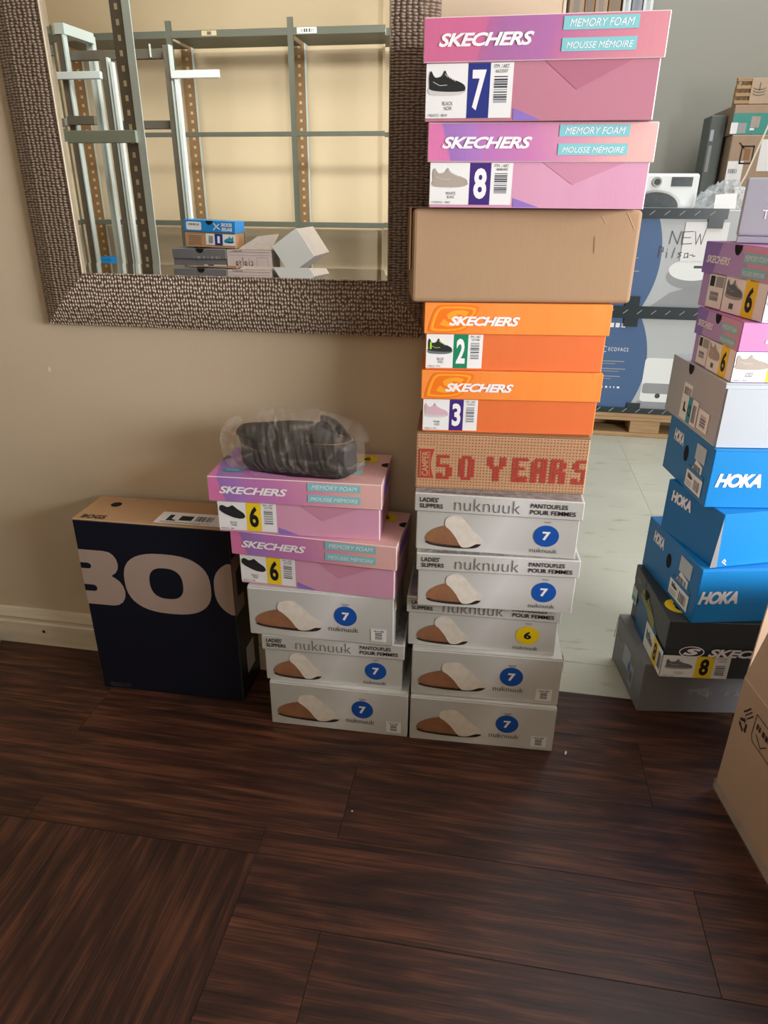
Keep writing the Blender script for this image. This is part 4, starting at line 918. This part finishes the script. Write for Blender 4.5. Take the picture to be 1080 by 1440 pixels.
p.text("ECOVACS", .195, .295, .285, .312, 'white_ink', space=1.25, L=2); p.ring(.178, .303, .012, .014, .0025, 'white_ink', 2, a0=.8, a1=5.4)
for i, (w_, q_) in enumerate(((.13, .0), (.09, .0), (.14, .0), (.11, .0), (.12, .0), (.08, .0))):
    zz = .245 - (i // 2) * .036 - (i % 2) * .011; p.rect(.145, zz, .145 + w_, zz + (.0045 if i % 2 == 0 else .003), 'light_grey_ink', 2)
p.bars(.135, .118, .27, .127, 'white_ink', 9, L=1)
for i in range(4): p.rect(.16 + i * .026, .405, .178 + i * .026, .425, 'white_ink', 2)
p.poly([(.36, .0), (.86, .0), (.86, .16), (.36, .06)], 'vacuum_shade', 0)
p.rrect(.37, .06, .52, .27, .015, 'appliance_white', 1); p.rrect(.375, .10, .515, .15, .012, 'vacuum_shade', 2); p.oval(.45, .09, .012, .012, 'appliance_dark', 3)
p.done('carton_print', t)
t, p = vacbox('upper robot vacuum carton with a handwritten white paper taped on it', .30, Y3, .605, .68, .55, .425, False)
p.poly([(.34, .0), (.68, .0), (.68, .16), (.44, .08)], 'vacuum_shade', 0)
p.oval(.515, .150, .105, .052, 'vacuum_shade', 1); p.oval(.515, .178, .1, .045, 'appliance_white', 2); p.rect(.52, .185, .56, .196, 'appliance_dark', 3); p.oval(.515, .172, .096, .04, 'appliance_white', 2.5)
for i, w_ in enumerate((.06, .10, .05, .11, .08)): p.rect(.18, .25 - i * .028, .18 + w_, .254 - i * .028, 'light_grey_ink', 2)
p.done('carton_print', t)
p = front(0, 0, 0, lift=.004); p.rect(.455, .215, .635, .375, 'white_paper', 0)
def hand(p, s, x0, z0, w_, h_, lw, m='black_ink', L=2):
    G = {'N': [[(0, 0), (.1, 1), (.8, 0), (1, 1)]], 'E': [[(1, 1), (0, .95), (.05, 0), (1, .05)], [(0, .5), (.8, .52)]], 'W': [[(0, 1), (.25, 0), (.5, .8), (.75, 0), (1, 1.2)]],
         'P': [[(.1, 0), (.15, 1), (.8, .9), (.8, .55), (.2, .5)]], 'i': [[(.4, .5), (.45, 0)], [(.42, .72), (.45, .76)]], 'l': [[(.6, .9), (.3, 0)]], 's': [[(.8, .5), (.2, .42), (.7, .2), (.2, 0)]],
         'a': [[(.8, .45), (.2, .4), (.2, 0), (.8, .1), (.8, .45), (.9, 0)]], '-': [[(0, .25), (.5, .3), (.7, .15), (1, .2)]], 'c': [[(.8, .5), (.2, .4), (.2, .05), (.9, 0)]]}
    n = len(s)
    for i, ch in enumerate(s):
        for st in G.get(ch, []): p.stroke([(x0 + (i + .85 * q_[0]) * w_ / n, z0 + q_[1] * h_) for q_ in st], lw, m, L)
hand(p, 'NEW', .40, .285, .15, .052, .0032, 'grey_ink'); hand(p, 'Pilsa-', .36, .228, .16, .045, .0032, 'grey_ink')
p.done('handwritten_note', t)
# straps and corner protectors
def strap(label, x0, x1, z0, z1, tabs):
    q = MB(); q.box((x0, Y3 - .012, z0), (x1, Y3 - .006, z1), 'strap_black')
    for tx, ta, tb in tabs: q.box((tx, Y3 - .011, ta), (tx + .062, Y3 - .0065, tb), 'strap_black')
    o = q.build('edge_protector'); tag(o, label, 'strap', 'black edge strips on the cartons')
    p = Print((0, Y3 - .012, 0), (1, 0, 0), (0, 0, 1), (0, -1, 0), .001); x_ = x0 + .05
    while x_ < x1 - .03: p.stroke([(x_, (z0 + z1) / 2 - .006), (x_ + .018, (z0 + z1) / 2 + .010)], .0035, 'light_grey_ink', 0); x_ += .062
    p.done('arrow_print', o); return o
strap('black strip along the top edge of the upper robot vacuum carton', .30, .92, .992, 1.034, ((.48, .93, .992), (.845, .955, .992)))
strap('black strip across the seam between the two robot vacuum cartons', .31, 1.0, .568, .622, ((.55, .622, .665), (.555, .53, .568)))
strap('black strip along the bottom of the lower robot vacuum carton', .31, 1.14, .119, .145, ((.625, .145, .17),))
# cling film crumple on top
def crumple(name, label, cat, x0, x1, y0, y1, z0, hgt, m, seed, n=22):
    rr = random.Random(seed); vs = []
    for i in range(n + 1):
        for j in range(n + 1):
            u_, v_ = i / n, j / n; e_ = math.sin(math.pi * u_) ** .5 * math.sin(math.pi * v_) ** .5
            vs.append((x0 + (x1 - x0) * u_ + rr.uniform(-.008, .008), y0 + (y1 - y0) * v_ + rr.uniform(-.008, .008), z0 + .001 + e_ * hgt * (.55 + .45 * math.sin(7 * u_ + 3 * v_ + seed)) * rr.uniform(.65, 1.1)))
    q = MB(); q.mesh(vs, [(i * (n + 1) + j, (i + 1) * (n + 1) + j, (i + 1) * (n + 1) + j + 1, i * (n + 1) + j + 1) for i in range(n) for j in range(n)], m)
    return tag(q.build(name), label, cat)
crumple('plastic_film', 'heap of crumpled clear plastic film on the cartons beside the white appliance', 'plastic film', .84, 1.16, 3.50, 3.93, 1.0305, .125, 'wrap_film', 4)
q = MB(); q.box((1.0, Y3 + .03, .119), (1.30, Y3 + .52, 1.03), 'cardboard_pale'); o = q.build('side_carton'); tag(o, 'plain tall carton right of the robot vacuum cartons under the plastic film', 'box')
o.data.transform(Matrix.Translation((.185, 0, 0)))
q = MB(); q.mesh([(.86, 3.44, 1.034), (.95, 3.445, 1.034), (.95, 3.462, 1.095), (.862, 3.456, 1.088)], [(0, 1, 2, 3), (3, 2, 1, 0)], 'white_paper'); tag(q.build('paper_slip'), 'small white paper slip standing in front of the crumpled film', 'paper')
# white appliance
t = thing('washing_appliance', 'white appliance with a round dial and dark display, on the robot vacuum cartons', 'appliance', (.56, 3.62, 1.0305))
rbox('body', (0, 0, 0), (.265, .22, .145), 'appliance_white', t, bev=.012, seg=3)
def disc(name, parent, cx, cz, r, y, m, d=.006, n=24):
    b = MB(); vs = [(cx + r * math.cos(2 * math.pi * i / n), yy, cz + r * math.sin(2 * math.pi * i / n)) for yy in (y, y - d) for i in range(n)]
    b.mesh(vs, [tuple(range(n, 2 * n))] + [(i, (i + 1) % n, n + (i + 1) % n, n + i) for i in range(n)], m); return b.build(name, parent)
k1 = disc('dial', t, .082, .110, .021, 0, 'chrome', .010); disc('dial_cap', t, .083, .110, .013, -.010, 'appliance_dark', .004)
q = MB(); q.box((.145, -.003, .092), (.235, .0, .130), 'appliance_dark'); q.build('display', t)
b = MB(); pts = [(.088 + .105 * math.cos(math.pi * k_ / 20), .005 + .066 * math.sin(math.pi * k_ / 20)) for k_ in range(21)]
b.poly([(x_, -.003, z_) for x_, z_ in pts], 'appliance_dark'); b.build('door', t)
b = MB(); n = 20
vs = [(.088 + r_ * 1.0 * math.cos(math.pi * k_ / n), -.004, .005 + r_ * .63 * math.sin(math.pi * k_ / n)) for r_ in (.112, .100) for k_ in range(n + 1)]
b.mesh(vs, [(k_, k_ + 1, n + 2 + k_, n + 1 + k_) for k_ in range(n)], 'chrome'); b.build('door_rim', t)
# carton pile far right (in front of the warehouse wall)
t = thing('tall_carton', 'tall brown carton with white labels and a black arrow mark in the warehouse pile', 'box', (1.045, 4.08, .0005))
rbox('body', (0, 0, 0), (.50, .42, 1.36), 'carton_taupe', t, bev=.004)
p = front(0, 0, 0, lift=.001); p.rect(-.0 + .002, 1.135, .075, 1.245, 'white_paper', 0); p.bars(.01, 1.19, .05, 1.21, 'grey_ink', 9, L=1); p.bars(.012, 1.15, .06, 1.16, 'barcode', 8)
p.stroke([(.055, 1.31), (.055, 1.235), (.11, 1.235), (.11, 1.31), (.055, 1.31)], .007, 'brown_ink', 0); p.stroke([(.04, 1.325), (.065, 1.30)], .006, 'brown_ink', 0); p.rect(.07, 1.25, .097, 1.30, 'kraft_dark', 0)
p.rect(.14, 1.20, .27, 1.34, 'white_paper', 0); p.done('labels', t)
t = thing('teal_carton', 'brown carton with a wide teal band stacked in the warehouse pile', 'box', (1.035, 4.09, 1.362))
rbox('body', (0, 0, 0), (.50, .40, .128), 'carton_taupe', t, bev=.003)
p = front(0, 0, 0, lift=.001); p.rect(.001, .001, .499, .092, 'teal_card', 0); p.rect(-.004, .004, .028, .052, 'white_paper', 1); p.rect(.03, .006, .068, .05, 'light_grey_ink', 1); p.rect(.085, .03, .125, .078, 'shoe_taupe', 1); p.rect(.085, .018, .105, .028, 'white_ink', 1); p.done('labels', t)
t = thing('lattice_crate', 'pale openwork crate with a printed panel on top of the teal banded carton', 'crate', (1.025, 4.09, 1.4915))
for i in range(4): rbox('slat', (.0, 0, .002 + i * .031), (.065, .012, .016 + i * .031), 'pine', t, bev=.001)
for i in range(3): rbox('post', (.0 + i * .026, .0125, .0), (.010 + i * .026, .024, .112), 'pine', t, bev=.001)
rbox('panel', (.066, 0, 0), (.40, .30, .108), 'cardboard_pale', t, bev=.002)
p = front(0, 0, 0, lift=.001)
for i in range(3): p.ring(.105, .045 + .012 * i, .028, .01, .003, 'grey_ink', 0, a0=math.pi, a1=2 * math.pi, n=10)
p.rect(.103, .055, .107, .09, 'grey_ink', 0); p.done('print', t)
t = thing('charcoal_carton', 'dark grey upright carton with a white strip left of the brown warehouse pile', 'box', (.955, 4.18, .0005))
rbox('body', (0, 0, 0), (.075, .16, 1.455), 'charcoal_card', t, bev=.006, seg=2)
p = front(0, 0, 0, lift=.001); p.rect(.01, 1.20, .026, 1.32, 'light_grey_ink', 0); p.rect(.008, 1.34, .024, 1.39, 'pale_grey_card', 0); p.done('label_strip', t)
# hanging cable / strap in front of pile
q = MB(); pts = [(1.20, 3.98, 1.52), (1.16, 3.97, 1.36), (1.11, 3.96, 1.18), (1.06, 3.95, 1.06)]
for (a_, c_) in zip(pts, pts[1:]):
    r_ = .004; q.mesh([(a_[0] - r_, a_[1], a_[2]), (a_[0] + r_, a_[1], a_[2]), (c_[0] + r_, c_[1], c_[2]), (c_[0] - r_, c_[1], c_[2]), (a_[0], a_[1] + .006, a_[2]), (c_[0], c_[1] + .006, c_[2])], [(0, 1, 2, 3), (1, 4, 5, 2), (4, 0, 3, 5)], 'cable_white')
o = q.build('strap', bpy.data.objects['teal_carton']); o.matrix_parent_inverse = Matrix.Translation(bpy.data.objects['teal_carton'].location).inverted()
# boards leaning behind, seen just over the top box
for i, (x_, w_, m_, nm, lb) in enumerate(((.235, .075, 'cardboard_pale', 'leaning_carton', 'first long flat carton from the wall end, standing in the warehouse'), (.313, .048, 'kraft', 'leaning_carton', 'second long flat carton from the wall end, darker brown'), (.364, .062, 'cardboard_pale', 'leaning_carton', 'third long flat carton from the wall end'), (.430, .060, 'kraft', 'leaning_carton', 'fourth long flat carton from the wall end, beside the white wrapped panels'),
                                          (.500, .040, 'appliance_white', 'wrapped_panel', 'white wrapped panel next to the long flat cartons'), (.545, .050, 'lilac_grey_card', 'wrapped_panel', 'grey wrapped panel between two white ones'), (.600, .048, 'appliance_white', 'wrapped_panel', 'white wrapped panel farthest from the long flat cartons'))):
    t = thing(nm, lb, 'carton' if 'carton' in nm else 'panel', (x_ - .02, 4.38, .0005), 0, 'long flat goods standing against the warehouse wall')
    rbox('body', (0, 0, 0), (w_, .14, 2.3), m_, t, bev=.003)
    q = MB(); q.box((w_ * .3, -.001, .2), (w_ * .7, 0, 2.2), 'clear_tape'); q.build('tape', t)

# ================================================================= SMALL THINGS ON THE FLOOR
t = thing('shelf_bracket', 'small grey-green metal shelf part on the floor by the baseboard, left edge', 'bracket', (-1.305, 1.262, .0005), .1)
rbox('foot', (0, 0, 0), (.085, .05, .004), 'sage_steel', t, bev=.001); rbox('channel', (0, .0, .0045), (.08, .046, .03), 'sage_steel', t, bev=.003, seg=2)
q = MB(); q.poly([(.03 + .005 * math.cos(k_ * .785), -.0005, .016 + .005 * math.sin(k_ * .785)) for k_ in range(8)], 'hole_dark'); q.build('bolt_hole', t)
def crumb(label, x, y, s, seed, rz=0):
    rr = random.Random(seed); bm = bmesh.new(); bmesh.ops.create_icosphere(bm, subdivisions=1, radius=1)
    for v in bm.verts: v.co = Vector((v.co.x * s[0], v.co.y * s[1], (v.co.z + 1) * s[2])) * rr.uniform(.8, 1.15)
    zmin = min(v.co.z for v in bm.verts)
    for v in bm.verts: v.co.z -= zmin
    me = bpy.data.meshes.new('crumb'); me.materials.append(M['crumb_white']); bm.to_mesh(me); bm.free()
    tag(link('crumb', me, None, (x, y, .0003), (0, 0, rz)), label, 'debris', 'white crumbs on the floor')
crumb('white paper crumb on the wood floor right of the tall stack', .1993, 1.1643, (.0022, .0075, .0015), 1, -.2)
crumb('tiny white speck on the wood floor in front of the two stacks', -.2115, .9378, (.0022, .0022, .001), 2)
crumb('small white crumb by the metal shelf part near the baseboard', -1.190, 1.245, (.004, .003, .002), 3)

# ================================================================= WHAT THE MIRROR SHOWS (behind the camera)
def post(x, y, z1, parent, wx=.045, wy=.035, m='steel', slots=True, mface=None, z0=0.0005, pitch=.051, flange='steel_light', name='upright', fw=.014):
    """slotted angle post facing the mirror (+y); web in x, light flange on the +x side"""
    q = MB(); q.box((x, y - .002, z0), (x + wx, y, z1), mface or m); q.box((x + wx - .002, y - wy, z0), (x + wx, y - .002, z1), flange); q.box((x, y - wy, z0), (x + .002, y - .002, z1), m)
    q.box((x + wx, y - .002, z0), (x + wx + fw, y + .004, z1), flange)
    if slots:
        zz = z0 + .04
        while zz < z1 - .03: q.box((x + wx * .38, y - .0005, zz), (x + wx * .62, y + .0006, zz + .020), 'slot_light'); zz += pitch
    return q.build(name, parent)
def beam(x0, x1, y, z0, h, parent, m='steel', d=.025, name='crossbar'): return rbox(name, (x0, y - d, z0), (x1, y, z0 + h), m, parent, bev=.002)
# close slotted post pair with a green bar
YP = 2 * YM - 3.0
t = thing('shelf_end_frame', 'tall dark slotted shelf post with a pale green crossbar, nearest in the mirror', 'shelf frame', (0, 0, 0), group='dismantled shelf frames')
post(-1.582, YP, 2.12, t, wx=.052, m='steel_dark', mface='steel_dark', pitch=.0508, fw=.032); post(-2.30, YP, 2.12, t, wx=.062, m='steel_dark', pitch=.0508)
beam(-2.29, -1.527, YP + .022, 1.262, .046, t, 'steel_green', d=.018); beam(-2.29, -1.54, YP - .01, .2, .046, t, 'steel_green', d=.018)
# frame standing end-on
YF = 2 * YM - 3.7
t = thing('shelf_end_frame', 'thin grey posts and white arms of a dismantled shelf, left side of the mirror', 'shelf frame', (0, 0, 0), group='dismantled shelf frames')
def bar_post(x, y, z1, w, parent, m, d=.03): q = MB(); q.box((x - w / 2, y - d, .0005), (x + w / 2, y, z1), m); q.box((x + w / 2, y - d, .0005), (x + w / 2 + .008, y + .004, z1), 'steel_light'); q.build('upright', parent)
bar_post(-2.235, YF, 1.815, .034, t, 'steel_dark'); bar_post(-2.218, YF - .24, 1.815, .030, t, 'steel_light')
q = MB(); q.mesh([(-2.25, YF + .005, 1.78), (-2.232, YF - .24, 1.78), (-2.232, YF - .24, 1.825), (-2.25, YF + .005, 1.825), (-2.20, YF + .005, 1.78), (-2.185, YF - .24, 1.78), (-2.185, YF - .24, 1.825), (-2.20, YF + .005, 1.825)],
                 [(0, 1, 2, 3), (5, 4, 7, 6), (3, 2, 6, 7), (4, 0, 3, 7), (1, 5, 6, 2), (0, 4, 5, 1)], 'steel_light'); q.build('crossbar', t)
beam(-2.24, -2.09, YF + .035, 1.39, .04, t, 'steel_dark')
bar_post(-2.02, YF, 1.68, .034, t, 'steel_dark'); bar_post(-1.69, YF, 1.725, .03, t, 'steel_dark')
beam(-2.26, -1.70, YF - .035, 1.675, .042, t, 'steel_dark'); beam(-2.29, -2.03, YF + .03, 1.588, .032, t, 'steel_white'); beam(-1.672, -1.425, YF + .012, 1.585, .034, t, 'steel_white', d=.012); beam(-2.0, -1.70, YF - .035, 1.375, .038, t, 'steel_dark'); beam(-2.29, -2.24, YF - .02, 1.39, .034, t, 'steel_white')
q = MB(); q.box((-1.785, YF - .03, 1.68), (-1.778, YF - .024, 1.735), 'steel_white'); q.build('hook', t)
q = MB(); q.box((-1.656, YF - .02, .0005), (-1.640, YF + .008, 1.60), 'steel_white'); q.build('white_post', t)
q = MB(); q.box((-1.985, YF - .02, .0005), (-1.970, YF + .008, 1.66), 'steel_white'); q.build('white_post', t)
# shelving run against the far wall
YS, YSb = 2 * YM - 5.5, 2 * YM - 5.93
t = thing('shelving_unit', 'long grey metal shelving against the beige wall, seen in the mirror', 'shelving', (0, 0, 0))
for x_ in (-3.42, -2.50, -1.61, -.72):
    post(x_, YS, 2.19, t, wx=.036, wy=.03, m='steel', slots=False, flange='steel', fw=.006); post(x_ - .085, YSb, 2.17, t, wx=.085, wy=.02, m='steel_brown', mface='steel_brown', pitch=.06)
for z_, hh in ((2.085, .045), (1.472, .030), (.862, .036)):
    for xa, xb in ((-3.385, -2.50), (-2.464, -1.61), (-1.574, -.72)): beam(xa, xb, YS + .002, z_, hh, t, 'steel', d=.02, name='shelf_beam')
for z_ in (2.09, .88, .47):
    for xa, xb in ((-3.38, -2.51), (-2.46, -1.62), (-1.57, -.73)): rbox('shelf_board', (xa, YSb + .03, z_), (xb, YS - .032, z_ + .008), 'steel', t, bev=.001)
p = Print((0, YS + .003, 0), (-1, 0, 0), (0, 0, 1), (0, 1, 0), .001)
p.rect(2.12, 2.095, 2.23, 2.125, 'slot_light', 0); p.rect(2.16, 2.10, 2.19, 2.12, 'steel_dark', 1); p.rect(1.40, 2.092, 1.54, 2.128, 'white_paper', 0); p.bars(1.42, 2.10, 1.52, 2.12, 'grey_ink', 9, L=1); p.done('shelf_sticker', t)
# outlet
t = thing('wall_outlet', 'cream wall socket below the shelf, seen in the mirror', 'socket', (-2.225, YB, .745))
rbox('plate', (-.036, 0, -.058), (.036, .006, .058), 'trim_white', t, bev=.002)
q = MB()
for zz in (-.022, .022): q.box((-.012, .0062, zz - .012), (.012, .008, zz + .012), 'table_white'); q.box((-.006, .0082, zz - .004), (-.004, .0086, zz + .006), 'hole_dark'); q.box((.004, .0082, zz - .004), (.006, .0086, zz + .006), 'hole_dark')
q.build('receptacle', t)
# table with the boxes
YT = 2 * YM - 3.4; KS = 3.4 / 3.6; TZt = CAM_H - (CAM_H - .64) * KS
t = thing('folding_table', 'white folding table carrying boxes behind the camera, below the mirror edge', 'table', (-1.27, YT - .13, 0))
rbox('tabletop', (-.40, -.16, TZt - .03), (.42, .17, TZt - .0005), 'table_white', t, bev=.006, seg=2)
for sx in (-.38, .36):
    for sy in (-.14, .12): rbox('leg', (sx, sy, .0005), (sx + .03, sy + .03, TZt - .0305), 'steel', t, bev=.003)
t = thing('grey_shoe_box', 'grey shoe box with a purple label, below the blue lidded box in the mirror', 'box', (-1.43 * KS, YT, TZt), math.pi - .03)
h = .182 * KS; rbox('body', (0, 0, 0), (.270, .16, h - .05), 'ash_card', t); rbox('lid', (-.003, -.003, h - .0495), (.272, .163, h), 'ash_card', t, bev=.004)
p = front(0, 0, 0, y=-.0005); p.rect(.0, .045, .115, .098, 'white_paper', 1); p.rect(.065, .045, .095, .098, 'purple_block', 2); p.done('end_label', t)
p = front(0, 0, 0, y=-.003, lift=.001); p.bars(.03, .125, .16, .137, 'light_grey_ink', 8); p.done('lettering', t)
q = MB(); q.poly([(.13 + .02 * math.cos(math.pi * k_ / 8), -.0036, h - .001 - .02 * math.sin(math.pi * k_ / 8)) for k_ in range(9)], 'hole_dark'); q.build('finger_notch', t)
t = thing('blue_kraft_shoe_box', 'kraft shoe box with a bright blue lid on the grey box, seen in the mirror', 'box', (-1.372 * KS, YT + .0, TZt + h + .0006), 0, rot=(0, -.035, math.pi - .05))
Wb, h2 = .272 * KS, .128 * KS
rbox('body', (.003, .003, 0), (Wb - .003, .14, h2 * .56), 'kraft_dots', t); rbox('lid', (0, 0, h2 * .565), (Wb, .143, h2), 'blue_card', t)
p = front(0, 0, 0); p.text("EDDIE", .018, h2 * .80, .070, h2 * .93, 'white_ink', bold=.03); p.text("BAUER", .018, h2 * .63, .070, h2 * .76, 'white_ink', bold=.03)
p.stroke([(.078, h2 * .7), (.095, h2 * .78), (.105, h2 * .9)], .005, 'white_ink'); p.stroke([(.08, h2 * .88), (.095, h2 * .78), (.108, h2 * .66)], .004, 'white_ink')
p.rrect(.168, h2 * .63, .243, h2 * .93, .006, 'white_paper', 0); p.bars(.18, h2 * .80, .232, h2 * .87, 'barcode', 12, L=1); p.done('lid_print', t)
p = front(0, 0, 0, y=.003, lift=.001); p.rect(.004, h2 * .1, .150, h2 * .52, 'white_paper', 0); p.rect(.066, h2 * .1, .105, h2 * .52, 'navy_block', 1); p.text("1", .08, h2 * .18, .092, h2 * .44, 'white_ink'); shoe(p, .012, h2 * .2, .058, h2 * .46, 'teal_oval', 'navy_block'); p.bars(.115, h2 * .16, .136, h2 * .44, 'barcode', 7)
for k_ in range(5): p.rect(.170, h2 * (.1 + .075 * k_), .235, h2 * (.115 + .075 * k_), 'brown_ink', 0)
p.done('size_label', t)
q = MB(); q.poly([(.128 + .018 * math.cos(math.pi * k_ / 8), -.0008, h2 - .001 - .018 * math.sin(math.pi * k_ / 8)) for k_ in range(9)], 'hole_dark'); q.build('finger_notch', t)
# labelled carton: sloping lid panels, and the white carton tipped on its edge
t = thing('labelled_carton', 'pale carton with a handwritten name on its shipping label, seen in the mirror', 'box', (-1.185 * KS, YT + .0, TZt), math.pi)
rbox('body', (0, 0, 0), (.228, .13, .170), 'shoe_taupe', t, bev=.003)
p = front(0, 0, 0, lift=.001); p.rect(.002, .03, .226, .168, 'edge_light', 0); p.stroke([(.01, .158), (.218, .158)], .0015, 'grey_ink', 1); p.stroke([(.01, .144), (.218, .144)], .001, 'grey_ink', 1); p.stroke([(.02, .134), (.075, .134), (.075, .082), (.02, .082), (.02, .134)], .001, 'grey_ink', 1)
p.bars(.15, .160, .20, .166, 'grey_ink', 9, L=1); hand(p, 'cialsa', .095, .098, .09, .04, .003, L=2); p.done('shipping_label', t)
q = MB(); q.mesh([(0.0, .001, .1705), (.170, .001, .1705), (.105, .12, .225), (-.004, .12, .238)], [(0, 1, 2, 3)], 'shoe_taupe'); o = q.build('lid_flap', t); md = o.modifiers.new('thick', 'SOLIDIFY'); md.thickness = .002
t = thing('tilted_white_carton', 'white carton tipped up on its edge beside the labelled carton, seen in the mirror', 'box', (-1.030, YT + .0, .727), 0, rot=(0, math.radians(56), 0))
sd = .148
rbox('body', (-sd, -.30, 0), (0, 0, sd), 'shoe_taupe', t, bev=.002)  # shade on the white carton's sides painted in as taupe
q = MB(); q.box((-sd - .001, .0005, -.001), (.001, .004, sd + .001), 'appliance_white'); q.build('end_panel', t)
t = thing('small_blue_box', 'small bright blue box under the tipped white carton in the mirror', 'box', (-.90, YT - .01, TZt + .0005), math.pi)
rbox('body', (0, 0, 0), (.15, .10, .045), 'blue_card', t); rbox('lid', (-.002, -.002, .0455), (.152, .102, .064), 'blue_card', t)
t = thing('small_blue_box', 'tiny bright blue box on the lowest shelf, left in the mirror behind the posts', 'box', (-3.20, YS - .06, .479), math.pi)
rbox('body', (0, 0, 0), (.10, .12, .11), 'blue_card', t); rbox('lid', (-.002, -.002, .1105), (.102, .122, .135), 'blue_card', t)

# ================================================================= UNSEEN CARTONS ADDED RIGHT OF THE CAMERA TO SHADE THE LOWER BOXES
for x_, y_, z_, w_, d_, h_, lb in ((.98, -.52, .0005, .38, .46, .50, 'added shading carton on the floor right of the camera, farthest from the doorway'), (.99, -.51, .5015, .36, .44, .42, 'added shading carton on top of another, right of the camera, farthest from the doorway'),
                                   (.98, -.05, .0005, .38, .46, .50, 'middle added shading carton on the floor right of the camera'), (.99, -.04, .5015, .35, .45, .42, 'added shading carton on top of the middle one, right of the camera'), (.97, .43, .0005, .24, .28, .46, 'added upright shading carton on the floor nearest the doorway, right of the camera')):
    t = thing('plain_carton', lb, 'box', (x_, y_, z_), 0, 'added shading cartons right of the camera')
    rbox('body', (0, 0, 0), (w_, d_, h_), 'kraft', t, bev=.004)
    q = MB(); q.box((0, d_ / 2 - .025, h_), (w_, d_ / 2 + .025, h_ + .0004), 'clear_tape'); q.build('tape', t)
